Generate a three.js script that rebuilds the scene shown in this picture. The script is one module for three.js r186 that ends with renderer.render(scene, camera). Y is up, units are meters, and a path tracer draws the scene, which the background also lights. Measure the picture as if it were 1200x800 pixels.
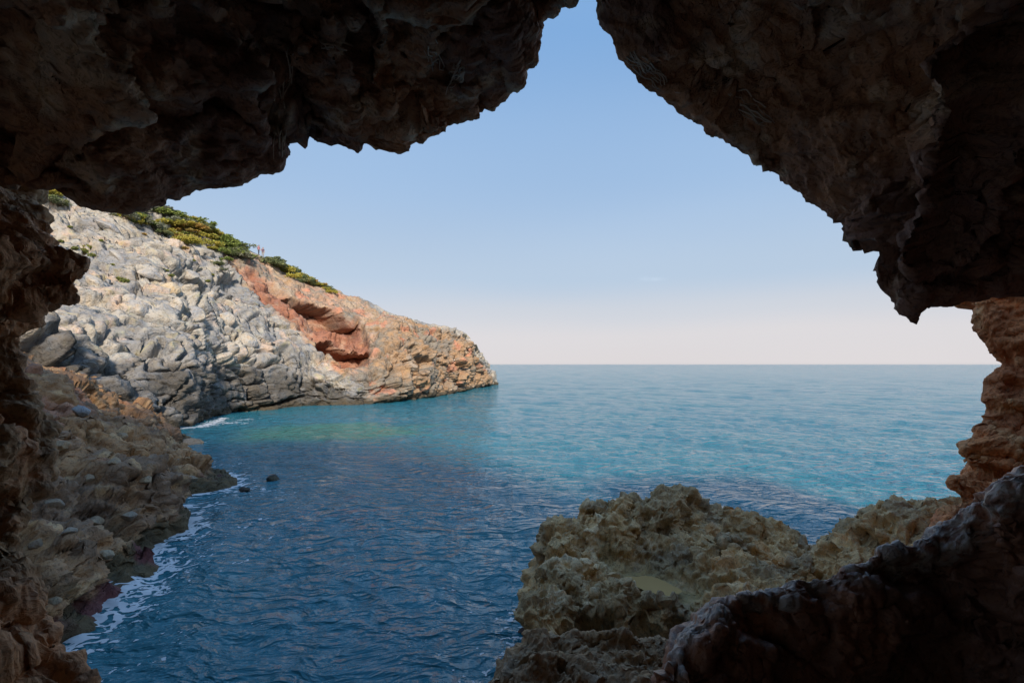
import * as THREE from 'three';
import { MarchingCubes } from 'three/addons/objects/MarchingCubes.js';
import { mergeGeometries, mergeVertices } from 'three/addons/utils/BufferGeometryUtils.js';

// ---------------------------------------------------------------- camera, sky, sun, exposure
const EYE = 5.0, FPX = 620, PITCH = Math.atan(27 / FPX);      // metres above the sea; focal length for a 1200 px wide picture
const scene = new THREE.Scene();
const camera = new THREE.PerspectiveCamera(2 * Math.atan(400 / FPX) * 180 / Math.PI, 1.5, 0.05, 40000);
camera.position.set(0, EYE, 0);
camera.rotation.x = PITCH;
camera.updateMatrixWorld();

const renderer = new THREE.WebGLRenderer({ antialias: true });
renderer.toneMapping = THREE.LinearToneMapping;
const EXPOSURE = 1.5;
renderer.toneMappingExposure = 1.05 * EXPOSURE;
renderer.shadowMap.enabled = true;

const SUN = new THREE.Vector3(0.22, 0.5, 0.95).normalize();
const sun = new THREE.DirectionalLight(new THREE.Color(1, 0.89, 0.76), 3.1);
sun.position.copy(SUN).multiplyScalar(300);
sun.castShadow = true;
sun.shadow.radius = 12;
sun.shadow.mapSize.set(4096, 4096);
Object.assign(sun.shadow.camera, { left: -160, right: 160, top: 160, bottom: -160, near: 1, far: 700 });
scene.add(sun, sun.target);

// seeded random numbers and noise
let seed = 7;
const rnd = () => { seed = (seed * 1664525 + 1013904223) >>> 0; return seed / 4294967296; };
const rr = (a, b) => a + (b - a) * rnd();
const PERM = new Uint8Array(512);
{ const p = [...Array(256).keys()]; for (let i = 255; i > 0; i--) { const j = Math.floor(rnd() * (i + 1)); [p[i], p[j]] = [p[j], p[i]]; } for (let i = 0; i < 512; i++) PERM[i] = p[i & 255]; }
const GR = new Float32Array(256 * 3);
for (let i = 0; i < 256; i++) { const z = rr(-1, 1), a = rr(0, Math.PI * 2), s = Math.sqrt(1 - z * z); GR[3 * i] = s * Math.cos(a); GR[3 * i + 1] = s * Math.sin(a); GR[3 * i + 2] = z; }
function noise(x, y, z) {
  const xf = Math.floor(x), yf = Math.floor(y), zf = Math.floor(z);
  x -= xf; y -= yf; z -= zf;
  const X = xf & 255, Y = yf & 255, Z = zf & 255;
  const u = x * x * x * (x * (x * 6 - 15) + 10), v = y * y * y * (y * (y * 6 - 15) + 10), w = z * z * z * (z * (z * 6 - 15) + 10);
  const A = PERM[X] + Y, B = PERM[X + 1] + Y, AA = PERM[A & 255] + Z, AB = PERM[(A + 1) & 255] + Z, BA = PERM[B & 255] + Z, BB = PERM[(B + 1) & 255] + Z;
  const g = (h, a, b, c) => { h = 3 * PERM[h & 255]; return GR[h] * a + GR[h + 1] * b + GR[h + 2] * c; };
  const x1 = g(AA, x, y, z), x2 = g(BA, x - 1, y, z), x3 = g(AB, x, y - 1, z), x4 = g(BB, x - 1, y - 1, z);
  const x5 = g(AA + 1, x, y, z - 1), x6 = g(BA + 1, x - 1, y, z - 1), x7 = g(AB + 1, x, y - 1, z - 1), x8 = g(BB + 1, x - 1, y - 1, z - 1);
  const a = x1 + u * (x2 - x1), b = x3 + u * (x4 - x3), c = x5 + u * (x6 - x5), d = x7 + u * (x8 - x7);
  const e = a + v * (b - a), f = c + v * (d - c);
  return 1.6 * (e + w * (f - e));
}
function fbm(x, y, z, o = 4) { let s = 0, a = 0.5; for (let i = 0; i < o; i++) { s += a * noise(x, y, z); a *= 0.5; x = x * 2.03 + 11.3; y = y * 2.03 + 5.7; z = z * 2.03 + 3.1; } return s; }
function ridged(x, y, z, o = 4) { let s = 0, a = 0.5; for (let i = 0; i < o; i++) { const n = 1 - Math.abs(noise(x, y, z)) * 1.6; s += a * n; a *= 0.5; x = x * 2.07 + 7.3; y = y * 2.07 + 1.7; z = z * 2.07 + 9.1; } return s; }
function spiky(x, y, z, o = 5) { let s = 0, a = 0.5, w = 1; for (let i = 0; i < o; i++) { let n = 1 - Math.min(1, Math.abs(noise(x, y, z)) * 1.5); n *= n; s += a * n * w; w = clamp(n * 1.6, 0.25, 1); a *= 0.56; x = x * 2.11 + 7.3; y = y * 2.11 + 1.7; z = z * 2.11 + 9.1; } return s; }   // sharp crests that carry smaller crests
const WO = new Float32Array(6);                                   // F1, F2, cell value
function worley(x, y, z) {
  const X = Math.floor(x), Y = Math.floor(y), Z = Math.floor(z);
  let f1 = 9, f2 = 9, id = 0, cx = 0, cy = 0, cz = 0;
  for (let i = -1; i <= 1; i++) for (let j = -1; j <= 1; j++) for (let k = -1; k <= 1; k++) {
    const h = PERM[PERM[PERM[(X + i) & 255] + ((Y + j) & 255)] + ((Z + k) & 255)];
    const dx = X + i + 0.5 + 0.85 * (PERM[h + 1] / 255 - 0.5) - x, dy = Y + j + 0.5 + 0.85 * (PERM[h + 17] / 255 - 0.5) - y, dz = Z + k + 0.5 + 0.85 * (PERM[h + 51] / 255 - 0.5) - z;
    const d = dx * dx + dy * dy + dz * dz;
    if (d < f1) { f2 = f1; f1 = d; id = h; cx = dx; cy = dy; cz = dz; } else if (d < f2) f2 = d;
  }
  WO[0] = Math.sqrt(f1); WO[1] = Math.sqrt(f2); WO[2] = id / 255; WO[3] = cx; WO[4] = cy; WO[5] = cz;
  return WO;
}
// broken stone: cells with flat, tilted faces, stepped against each other and parted by narrow cracks (x, y, z in cells)
function facet(x, y, z, tilt, step, crack) {
  worley(x, y, z);
  const t = 3 * Math.floor(WO[2] * 255);
  const edge = Math.min(1, (WO[1] - WO[0]) / 0.11);
  return edge * tilt * (GR[t] * WO[3] + GR[t + 1] * WO[4] + GR[t + 2] * WO[5]) + edge * step * (PERM[(t + 40) & 255] / 255 - 0.5) + crack * (sst(0, 0.07, WO[1] - WO[0]) - 1);
}
const clamp = (x, a = 0, b = 1) => Math.min(b, Math.max(a, x));
const sst = (a, b, x) => { const t = clamp((x - a) / (b - a)); return t * t * (3 - 2 * t); };
const lerp = (a, b, t) => a + (b - a) * t;
const mix3 = (a, b, t) => [a[0] + (b[0] - a[0]) * t, a[1] + (b[1] - a[1]) * t, a[2] + (b[2] - a[2]) * t];

// the sky: clear blue air that pales to a pinkish haze bank over the sea, one thin cloud streak
{
  const w = 2048, h = 1024, data = new Float32Array(w * h * 4);
  const stops = [[-90, [0.30, 0.33, 0.36]], [-1, [0.66, 0.66, 0.67]], [0, [0.70, 0.665, 0.675]], [3, [0.69, 0.67, 0.69]], [5.5, [0.60, 0.635, 0.70]], [9, [0.47, 0.585, 0.73]], [20, [0.33, 0.49, 0.725]], [33, [0.215, 0.40, 0.70]], [60, [0.21, 0.385, 0.67]], [90, [0.20, 0.375, 0.66]]];
  for (let j = 0; j < h; j++) {
    const el = (j + 0.5) / h * 180 - 90;
    for (let i = 0; i < w; i++) {
      const az = ((i + 0.5) / w - 0.5) * 2 * Math.PI, ce = Math.cos(el * Math.PI / 180);
      const dx = ce * Math.cos(az), dy = Math.sin(el * Math.PI / 180), dz = ce * Math.sin(az);
      let e = el + 0.5 * noise(dx * 3, dy * 14, dz * 3);
      let k = 1; while (k < stops.length - 1 && stops[k][0] < e) k++;
      const t = clamp((e - stops[k - 1][0]) / (stops[k][0] - stops[k - 1][0]));
      const c = mix3(stops[k - 1][1], stops[k][1], t * t * (3 - 2 * t) * 0.5 + t * 0.5);
      const toSun = dx * SUN.x + dy * SUN.y + dz * SUN.z, glow = 0.9 * Math.pow(Math.max(0, toSun), 8) + 0.10 * Math.max(0, -dx);
      for (let q = 0; q < 3; q++) c[q] = c[q] * (1 + 0.02 * noise(dx * 2, dy * 9, dz * 2)) + glow * [0.5, 0.44, 0.36][q] * 0.6;
      const sx = dx / -dz, sy = dy / -dz;                          // the streak, in front only
      if (dz < 0) { const s = Math.exp(-Math.pow((sy - 0.1625 + (sx - 0.265) * 0.01) / 0.0021, 2)) * sst(0.235, 0.255, sx) * (1 - sst(0.275, 0.30, sx)); for (let q = 0; q < 3; q++) c[q] += 0.10 * s * (0.6 + 0.5 * noise(sx * 90, 2, 1)); }
      const o = 4 * (j * w + i);
      data[o] = c[0] / EXPOSURE; data[o + 1] = c[1] / EXPOSURE; data[o + 2] = c[2] / EXPOSURE; data[o + 3] = 1;
    }
  }
  const sky = new THREE.DataTexture(data, w, h, THREE.RGBAFormat, THREE.FloatType);
  sky.mapping = THREE.EquirectangularReflectionMapping;
  sky.magFilter = THREE.LinearFilter; sky.minFilter = THREE.LinearFilter;
  sky.needsUpdate = true;
  scene.background = sky;
  scene.environment = sky;
}

// ---------------------------------------------------------------- helpers
// a picture position of the 1200 x 800 photograph gives a direction; the distance comes from the sea level or from the depth given
function ray(px, py) {
  const x = (px - 600) / FPX, y = (400 - py) / FPX, c = Math.cos(PITCH), s = Math.sin(PITCH);
  return [x, y * c + s, -c + y * s];
}
function at(px, py, depth) { const d = ray(px, py), k = depth / -d[2]; return [d[0] * k, EYE + d[1] * k, -depth]; }
function onSea(px, py) { const d = ray(px, py), k = -EYE / d[1]; return [d[0] * k, 0, d[2] * k]; }
const add = (p, x, y, z) => [p[0] + x, p[1] + y, p[2] + z];

const taken = {};
function numbered(name) { const n = taken[name] = (taken[name] ?? -1) + 1; return n ? `${name}_${String(n).padStart(3, '0')}` : name; }
function tag(o, label, category, group, kind) { o.userData.label = label; o.userData.category = category; if (group) o.userData.group = group; if (kind) o.userData.kind = kind; return o; }
function shadows(o) { o.castShadow = true; o.receiveShadow = true; return o; }
function put(name, geometry, m, parent = scene) { const o = shadows(new THREE.Mesh(geometry, m)); o.name = parent === scene ? numbered(name) : name; parent.add(o); return o; }

function cr(a, b, c, d, t) { const t2 = t * t, t3 = t2 * t; return 0.5 * (2 * b + (c - a) * t + (2 * a - 5 * b + 4 * c - d) * t2 + (3 * b - a - 3 * c + d) * t3); }
// a smooth surface through rows of control points; segs[i] samples between row i and row i + 1, nu along the rows by the length of row `by`
function sheet(rows, segs, nu, by) {
  const M = rows[0].length, us = [], vs = [], cum = [0];
  for (let i = 1; i < M; i++) cum.push(cum[i - 1] + Math.max(1e-3, Math.hypot(...[0, 1, 2].map(k => rows[by][i][k] - rows[by][i - 1][k]))));
  for (let i = 0, k = 1; i < nu; i++) { const s = cum[M - 1] * i / (nu - 1); while (k < M - 1 && cum[k] < s) k++; us.push(k - 1 + clamp((s - cum[k - 1]) / (cum[k] - cum[k - 1]))); }
  segs.forEach((n, r) => { for (let j = 0; j < n; j++) vs.push(r + j / n); }); vs.push(rows.length - 1);
  const nv = vs.length, P = new Float32Array(nu * nv * 3), N = new Float32Array(nu * nv * 3), uv = new Float32Array(nu * nv * 2);
  const R = rows.length, g = (r, c, k) => rows[clamp(r, 0, R - 1)][clamp(c, 0, M - 1)][k];
  for (let i = 0; i < nu; i++) {
    const c = Math.min(M - 2, Math.floor(us[i])), t = us[i] - c, col = [];
    for (let r = 0; r < R; r++) col.push([0, 1, 2].map(k => cr(g(r, c - 1, k), g(r, c, k), g(r, c + 1, k), g(r, c + 2, k), t)));
    for (let j = 0; j < nv; j++) {
      const r = Math.min(R - 2, Math.floor(vs[j])), f = vs[j] - r, o = 3 * (j * nu + i);
      for (let k = 0; k < 3; k++) P[o + k] = cr(col[Math.max(0, r - 1)][k], col[r][k], col[r + 1][k], col[Math.min(R - 1, r + 2)][k], f);
    }
  }
  let side = 0;
  for (let j = 0; j < nv; j++) for (let i = 0; i < nu; i++) {
    const a = 3 * (j * nu + Math.max(0, i - 1)), b = 3 * (j * nu + Math.min(nu - 1, i + 1)), c = 3 * (Math.max(0, j - 1) * nu + i), d = 3 * (Math.min(nv - 1, j + 1) * nu + i), o = 3 * (j * nu + i);
    const ax = P[b] - P[a], ay = P[b + 1] - P[a + 1], az = P[b + 2] - P[a + 2], bx = P[d] - P[c], by_ = P[d + 1] - P[c + 1], bz = P[d + 2] - P[c + 2];
    let x = ay * bz - az * by_, y = az * bx - ax * bz, z = ax * by_ - ay * bx; const l = Math.hypot(x, y, z) || 1;
    N[o] = x / l; N[o + 1] = y / l; N[o + 2] = z / l;
    const e = Math.hypot(P[o], P[o + 1] - EYE, P[o + 2]);
    side += -(N[o] * P[o] + N[o + 1] * (P[o + 1] - EYE) + N[o + 2] * P[o + 2]) / (e * e * e + 1) * l;
  }
  if (side < 0) for (let k = 0; k < N.length; k++) N[k] = -N[k];
  const total = cum[M - 1], mid = Math.floor(nu / 2); let len = 0;
  for (let j = 0; j < nv; j++) {
    if (j) { const a = 3 * (j * nu + mid), b = 3 * ((j - 1) * nu + mid); len += Math.hypot(P[a] - P[b], P[a + 1] - P[b + 1], P[a + 2] - P[b + 2]); }
    for (let i = 0; i < nu; i++) { uv[2 * (j * nu + i)] = total * i / (nu - 1); uv[2 * (j * nu + i) + 1] = side < 0 ? -len : len; }
  }
  return { P, N, uv, nu, nv, us, vs, flip: side < 0 };
}
// fn(p, n, u, v, out): out = [dx, dy, dz] moves the base surface; then fine(p, n, u, v, out) sets out[0] = grain along the new normal and out[3..5] = the stone's colour there
function displaced(s, fn, fine) {
  const { P, N, uv, nu, nv, us, vs } = s, Q = new Float32Array(P.length), C = new Float32Array(P.length), out = new Float32Array(6);
  const p = [0, 0, 0], n = [0, 0, 0];
  for (let j = 0; j < nv; j++) for (let i = 0; i < nu; i++) {
    const o = 3 * (j * nu + i);
    for (let k = 0; k < 3; k++) { p[k] = P[o + k]; n[k] = N[o + k]; }
    fn(p, n, us[i], vs[j], out);
    for (let k = 0; k < 3; k++) Q[o + k] = p[k] + out[k];
  }
  const idx = new Uint32Array((nu - 1) * (nv - 1) * 6); let q = 0;
  for (let j = 0; j < nv - 1; j++) for (let i = 0; i < nu - 1; i++) {
    const a = j * nu + i, b = a + 1, c = a + nu, d = c + 1;
    if (s.flip) { idx[q++] = a; idx[q++] = c; idx[q++] = b; idx[q++] = b; idx[q++] = c; idx[q++] = d; } else { idx[q++] = a; idx[q++] = b; idx[q++] = c; idx[q++] = b; idx[q++] = d; idx[q++] = c; }
  }
  const g = new THREE.BufferGeometry();
  g.setAttribute('position', new THREE.BufferAttribute(Q, 3));
  g.setIndex(new THREE.BufferAttribute(idx, 1));
  g.computeVertexNormals();
  const M = g.attributes.normal.array;
  for (let j = 0; j < nv; j++) for (let i = 0; i < nu; i++) {
    const o = 3 * (j * nu + i);
    for (let k = 0; k < 3; k++) { p[k] = Q[o + k]; n[k] = M[o + k]; }
    fine(p, n, us[i], vs[j], out);
    for (let k = 0; k < 3; k++) { Q[o + k] += n[k] * out[0]; C[o + k] = Math.max(0.004, out[3 + k]); }
  }
  g.computeVertexNormals();
  return boxed(Q, g.attributes.normal.array, C, idx);
}
// uv in metres on the world plane each face looks at most, so that nothing stretches on steps
function boxed(P, N, C, idx) {
  const nV = P.length / 3, slot = new Int32Array(nV * 3).fill(-1), src = [], uv = [], I = new Uint32Array(idx.length);
  for (let t = 0; t < idx.length; t += 3) {
    let x = 0, y = 0, z = 0;
    for (let k = 0; k < 3; k++) { const o = 3 * idx[t + k]; x += N[o]; y += N[o + 1]; z += N[o + 2]; }
    x = Math.abs(x); y = Math.abs(y); z = Math.abs(z);
    const ax = x > y && x > z ? 0 : y > z ? 1 : 2;
    for (let k = 0; k < 3; k++) {
      const v = idx[t + k];
      let m = slot[3 * v + ax];
      if (m < 0) { m = slot[3 * v + ax] = src.length; src.push(v); const o = 3 * v; uv.push(ax === 0 ? P[o + 2] : P[o], ax === 1 ? P[o + 2] : P[o + 1]); }
      I[t + k] = m;
    }
  }
  const n = src.length, A = new Float32Array(3 * n), B = new Float32Array(3 * n), D = new Float32Array(3 * n);
  for (let i = 0; i < n; i++) for (let k = 0; k < 3; k++) { A[3 * i + k] = P[3 * src[i] + k]; B[3 * i + k] = N[3 * src[i] + k]; D[3 * i + k] = C[3 * src[i] + k]; }
  const g = new THREE.BufferGeometry();
  g.setAttribute('position', new THREE.BufferAttribute(A, 3)); g.setAttribute('normal', new THREE.BufferAttribute(B, 3)); g.setAttribute('color', new THREE.BufferAttribute(D, 3)); g.setAttribute('uv', new THREE.BufferAttribute(new Float32Array(uv), 2));
  g.setIndex(new THREE.BufferAttribute(I, 1));
  return g;
}

// ---------------------------------------------------------------- procedural textures (tiling)
function tiling(px, py, period, sd) {                              // gradient noise that repeats after `period` cells
  const X = Math.floor(px), Y = Math.floor(py), x = px - X, y = py - Y;
  const w = (a) => ((a % period) + period) % period;
  const u = x * x * x * (x * (x * 6 - 15) + 10), v = y * y * y * (y * (y * 6 - 15) + 10);
  const g = (i, j, a, b) => { const h = 3 * PERM[(PERM[(w(i) + sd) & 255] + w(j)) & 255]; return GR[h] * a + GR[h + 1] * b; };
  const a = g(X, Y, x, y), b = g(X + 1, Y, x - 1, y), c = g(X, Y + 1, x, y - 1), d = g(X + 1, Y + 1, x - 1, y - 1);
  return 1.9 * lerp(lerp(a, b, u), lerp(c, d, u), v);
}
function texture(size, fn, srgb) {
  const d = new Uint8Array(size * size * 4), c = [0, 0, 0];
  for (let j = 0; j < size; j++) for (let i = 0; i < size; i++) { fn(i / size, j / size, c); const o = 4 * (j * size + i); for (let k = 0; k < 3; k++) d[o + k] = clamp(Math.round(c[k] * 255), 0, 255); d[o + 3] = 255; }
  const t = new THREE.DataTexture(d, size, size);
  t.wrapS = t.wrapT = THREE.RepeatWrapping; t.magFilter = THREE.LinearFilter; t.minFilter = THREE.LinearMipmapLinearFilter; t.generateMipmaps = true;
  if (srgb) t.colorSpace = THREE.SRGBColorSpace;
  t.needsUpdate = true;
  return t;
}
const rockHeight = (u, v, o0 = 4) => {
  let s = 0, a = 0.5, f = o0;
  const wx = 0.04 * tiling(u * 6, v * 6, 6, 3), wy = 0.04 * tiling(u * 6, v * 6, 6, 90);
  for (let k = 0; k < 7; k++) { const n = tiling((u + wx) * f, (v + wy) * f, f, 13 * k); s += a * (1 - 1.7 * Math.abs(n)); a *= 0.62; f *= 2; }
  return s;
};
const rockBump = texture(1024, (u, v, c) => { c[0] = c[1] = c[2] = 0.3 + 0.42 * rockHeight(u, v); });
const rockTint = texture(1024, (u, v, c) => {
  let n = 0, a = 0.5, f = 5; for (let k = 0; k < 6; k++) { n += a * tiling(u * f, v * f, f, 7 * k + 1); a *= 0.62; f *= 2; }
  const m = tiling(u * 9, v * 9, 9, 44) * 0.6 + tiling(u * 31, v * 31, 31, 77) * 0.5;
  const spot = sst(0.18, 0.30, tiling(u * 60, v * 60, 60, 21) * 0.6 + tiling(u * 17, v * 17, 17, 60) * 0.35), lime = sst(0.22, 0.32, tiling(u * 80, v * 80, 80, 140) * 0.7 + 0.3 * n);
  const k = (0.975 + 0.15 * n) * (1 - 0.16 * spot) + 0.05 * lime; c[0] = k * (1 + 0.06 * m); c[1] = k; c[2] = k * (1 - 0.09 * m);
}, true);
const tile = (t, m) => { const c = t.clone(); c.repeat.set(1 / m, 1 / m); c.needsUpdate = true; return c; };
function rockMaterial(name, metres, bump, rough, specular = 0.5) {
  const m = new THREE.MeshPhysicalMaterial({ vertexColors: true, map: tile(rockTint, metres), bumpMap: tile(rockBump, metres * 0.73), bumpScale: bump, roughness: rough, specularIntensity: specular });
  m.name = name; return m;
}
const MAT = {
  cave: rockMaterial('cave rock', 1.5, 0.055, 0.75),
  damp: rockMaterial('damp cave rock', 0.9, 0.015, 0.36),
  karst: rockMaterial('pitted limestone', 1.7, 0.06, 0.85),
  shore: rockMaterial('shore rock', 3.1, 0.11, 0.72),
  cliff: rockMaterial('cliff limestone', 8.3, 0.28, 0.92, 0.3),
};

// ---------------------------------------------------------------- the headland
const waterline = [[38, 773], [62, 752], [90, 732], [130, 692], [152, 672], [166, 665], [157, 642], [190, 627], [216, 618], [196, 602], [173, 588], [215, 581], [270, 570], [262, 556], [230, 552], [202, 548], [196, 538], [189, 530], [212, 523], [222, 519], [196, 514], [184, 507], [210, 503], [234, 500], [252, 494], [270, 485], [310, 480], [350, 476], [395, 475], [440, 473], [481, 469], [511, 464], [537, 460], [560, 455], [575, 451.5]].map(([x, y]) => onSea(x, y));
const headCols = [
  [[-23, 0, 5], [-58, 30, 0]], [[-25, 0, -12], [-62, 31, -35]], [[-27, 0, -25], [-66, 31, -58]], [[-27.5, 0, -33], at(40, 222, 75)],
  [onSea(184, 506), at(100, 228, 77)], [onSea(234, 499), at(165, 238, 79)], [onSea(270, 485), at(205, 246, 82)], [onSea(310, 480), at(252, 276, 86)], [onSea(350, 476), at(302, 300, 90)],
  [onSea(395, 475), at(345, 320, 95)], [onSea(440, 473), at(395, 341, 98)], [onSea(481, 469), at(440, 362, 98)], [onSea(511, 464), at(485, 375, 102)], [onSea(537, 460), at(520, 383, 106)],
  [onSea(560, 455), at(545, 394, 112)], [onSea(572, 452), at(559, 411, 122)], [[-6.5, 0, -136], [-13, 6, -132]], [[-26, 0, -150], [-33, 10, -138]],
];
const along = (w, r, h, y) => [lerp(w[0], r[0], h), y * r[1], lerp(w[2], r[2], h)];
const headRows = [
  headCols.map(([w, r]) => { const x = w[0] - r[0], z = w[2] - r[2], l = Math.hypot(x, z); return [w[0] + 1.5 * x / l, -2.5, w[2] + 1.5 * z / l]; }),
  headCols.map(([w]) => [w[0], 0, w[2]]),
  headCols.map(([w, r], i) => along(w, r, i > 10 ? 0.05 : 0.06, i > 10 ? 0.33 : 0.2)),
  headCols.map(([w, r], i) => along(w, r, i > 10 ? 0.22 : 0.3, i > 10 ? 0.6 : 0.42)),
  headCols.map(([w, r], i) => along(w, r, i > 10 ? 0.58 : 0.64, i > 10 ? 0.85 : 0.74)),
  headCols.map(([, r]) => r),
  headCols.map(([, r], i) => add(r, -8, i > 12 ? -1.0 : -0.2, i > 12 ? 2 : -3)),
  headCols.map(([, r], i) => add(r, -30, -6, -14)),
  headCols.map(([, r], i) => [r[0] - 70, -3, r[2] - 30]),
];
const headBase = sheet(headRows, [6, 80, 80, 84, 76, 18, 6, 3], 760, 3);
// where a traced outline lies on the slope: (u, v) of the base surface nearest to the sight line
const headUV = (() => {
  const { P, nu, nv, us, vs } = headBase, list = [];
  const c = Math.cos(PITCH), s = Math.sin(PITCH);
  for (let j = 0; j < nv; j += 3) for (let i = 0; i < nu; i += 4) {
    if (vs[j] < 0.9 || vs[j] > 5.2) continue;
    const o = 3 * (j * nu + i), y = P[o + 1] - EYE, z = P[o + 2], zc = -(z * c - y * s), yc = y * c + z * s;
    if (zc < 1) continue;
    list.push([600 + FPX * P[o] / zc, 400 - FPX * yc / zc, us[i], vs[j]]);
  }
  return (px, py) => { let b = 1e9, r = [0, 0]; for (const l of list) { const d = (l[0] - px) ** 2 + (l[1] - py) ** 2; if (d < b) { b = d; r = [l[2], l[3]]; } } return r; };
})();
const outline = (pts) => pts.map(([x, y]) => headUV(x, y));
function inside(poly, x, y) {                                       // signed distance, positive inside
  let d = 1e9, s = -1;
  for (let i = 0, j = poly.length - 1; i < poly.length; j = i++) {
    const [ax, ay] = poly[i], [bx, by] = poly[j], ex = bx - ax, ey = by - ay, wx = x - ax, wy = y - ay, t = clamp((wx * ex + wy * ey) / (ex * ex + ey * ey + 1e-9));
    d = Math.min(d, (wx - ex * t) ** 2 + (wy - ey * t) ** 2);
    if ((ay > y) !== (by > y) && x < (bx - ax) * (y - ay) / (by - ay) + ax) s = -s;
  }
  return s * Math.sqrt(d);
}
const zoneOrange = outline([[258, 297], [300, 302], [345, 322], [395, 343], [445, 366], [520, 387], [556, 415], [572, 450], [540, 460], [480, 468], [440, 472], [430, 445], [400, 428], [368, 403], [335, 375], [300, 337], [272, 313]]);
const zoneRed = outline([[262, 306], [298, 318], [345, 347], [390, 363], [420, 372], [436, 400], [434, 425], [402, 428], [370, 403], [330, 371], [290, 332]]);
const zoneHollow = outline([[340, 352], [380, 362], [418, 372], [430, 392], [430, 416], [420, 426], [392, 424], [372, 404], [352, 378]]);
const zoneSlotA = outline([[330, 340], [352, 350], [392, 361], [420, 376], [419, 387], [385, 377], [355, 364]]);
const zoneSlotB = outline([[368, 390], [398, 395], [428, 408], [432, 424], [402, 421], [378, 408]]);
const zoneTip = outline([[440, 405], [455, 380], [500, 376], [556, 415], [572, 450], [520, 462], [445, 472], [432, 440]]);
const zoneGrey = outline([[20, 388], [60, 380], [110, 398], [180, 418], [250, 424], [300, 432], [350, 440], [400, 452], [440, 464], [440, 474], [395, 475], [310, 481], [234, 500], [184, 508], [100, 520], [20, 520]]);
const headland = (() => {
  const bed = new THREE.Vector3(0.52, 0.80, 0.30).normalize();
  const zones = (x, y, z, u, v) => {
    const wx = 0.10 * fbm(x / 5, y / 5, z / 5, 3), wy = 0.10 * fbm(x / 5 + 40, y / 5, z / 5, 3);
    const o = sst(-0.04, 0.05, inside(zoneOrange, u + wx, v + wy));
    return {
      o, red: o * sst(-0.05, 0.10, inside(zoneRed, u + wx * 1.6, v + wy * 1.6)), hol: sst(-0.03, 0.22, inside(zoneHollow, u + wx, v + wy)),
      slot: Math.max(sst(-0.02, 0.05, inside(zoneSlotA, u + wx * 0.6, v + wy * 0.6)), sst(-0.02, 0.05, inside(zoneSlotB, u + wx * 0.6, v + wy * 0.6))),
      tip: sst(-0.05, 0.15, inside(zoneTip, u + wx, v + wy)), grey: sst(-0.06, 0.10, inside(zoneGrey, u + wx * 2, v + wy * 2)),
    };
  };
  const keepOf = (v) => 1 - 0.75 * sst(4.2, 5, v) * (1 - sst(5.2, 6, v));
  const geo = displaced(headBase, (p, n, u, v, out) => {
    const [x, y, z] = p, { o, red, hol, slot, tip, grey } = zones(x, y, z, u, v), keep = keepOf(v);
    // blocks parted by cracks, laid along the bedding: e along the strike, q across the beds, f up the slope
    const e = 0.70 * x - 0.38 * y - 0.60 * z, q = x * bed.x + y * bed.y + z * bed.z, f = 0.46 * y - 0.55 * x - 0.70 * z;
    const jx = 0.5 * fbm(x / 4, y / 4, z / 4, 3), jy = 0.5 * fbm(x / 4 + 9, y / 4, z / 4, 3);
    const big = fbm(x / 16, y / 16, z / 16, 3), med = fbm(x / 5.5, y / 4.5, z / 5.5, 3);
    const f1 = facet(e / 9.5 + jx, q / 5 + jy, f / 6.5 + jx, 1.5, 1.3, 0.9), f2 = facet(e / 3.9 + jx, q / 2.5 + jy, f / 2.7 + jx + 7, 0.6, 0.5, 0.4), f3 = facet(e / 1.3 + 3 * jx, q / 1.0, f / 1.0 + 3 * jy, 0.12, 0.12, 0.08);
    const joint = 1 - sst(0, 0.06, Math.abs(noise(e / 15, q / 3.4 + 2 * jy, f / 3.6 + jx))), joint2 = 1 - sst(0, 0.05, Math.abs(noise(e / 5 + 30, q / 4, f / 7)));
    const bf = f / 3.4 + 0.55 * fbm(x / 8, y / 8, z / 8, 3) + 0.1 * fbm(x / 1.5, y / 1.5, z / 1.5, 2), bs = bf - Math.floor(bf), ledge = (bs < 0.82 ? bs / 0.82 : (1 - bs) / 0.18) * sst(-0.25, 0.2, fbm(x / 7 + 50, y / 7, z / 7, 2));
    const joint3 = 1 - sst(0, 0.055, Math.abs(noise(e / 4.5 + 11, q / 2, f / 1.7 + 2 * jx)));
    let d = keep * 2.0 * big + (1 - o) * keep * (1.15 * f1 + 0.38 * f2 + 0.55 * f3 + 1.15 * (ledge - 0.4) * (1 - 0.6 * grey) - 0.5 * joint3 - 1.6 * joint - 1.1 * joint2 + 0.5 * med);
    // buttresses of the grey foot
    d += grey * keep * (1.3 * (ridged(x / 6, y / 15, z / 6, 2) - 0.45) + 0.2 * (ridged(x / 2.2, y / 6, z / 2.2, 3) - 0.5));
    // orange rock: rougher and knobbly, with a hollowed red band and slots below hanging caps
    const knob = ridged(x / 3.4, y / 2.1, z / 3.4, 3) - 0.5;
    d += o * keep * (1.3 * knob + f2 * 1.4 + 1.5 * f3 + (0.25 + 0.9 * tip) * f1 * 1.2);
    const lay = ridged(e / 9, q / 1.5, f / 6, 2) - 0.5;
    d += red * (-1.2 + 1.8 * lay) + hol * (-1.0 + 1.5 * lay) + 0;
    const nh = Math.hypot(n[0], n[2]) || 1, in_ = 6 * slot;
    out[0] = n[0] * d - in_ * n[0] / nh; out[1] = n[1] * d * 0.85 - 0.5 * slot; out[2] = n[2] * d - in_ * n[2] / nh;
  }, (p, n, u, v, out) => {
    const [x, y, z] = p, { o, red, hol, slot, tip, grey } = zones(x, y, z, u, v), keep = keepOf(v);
    const fine = ridged(x / 1.5, y / 1.2, z / 1.5, 5) - 0.5, pit = fbm(x / 0.5, y / 0.5, z / 0.5, 3);
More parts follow.
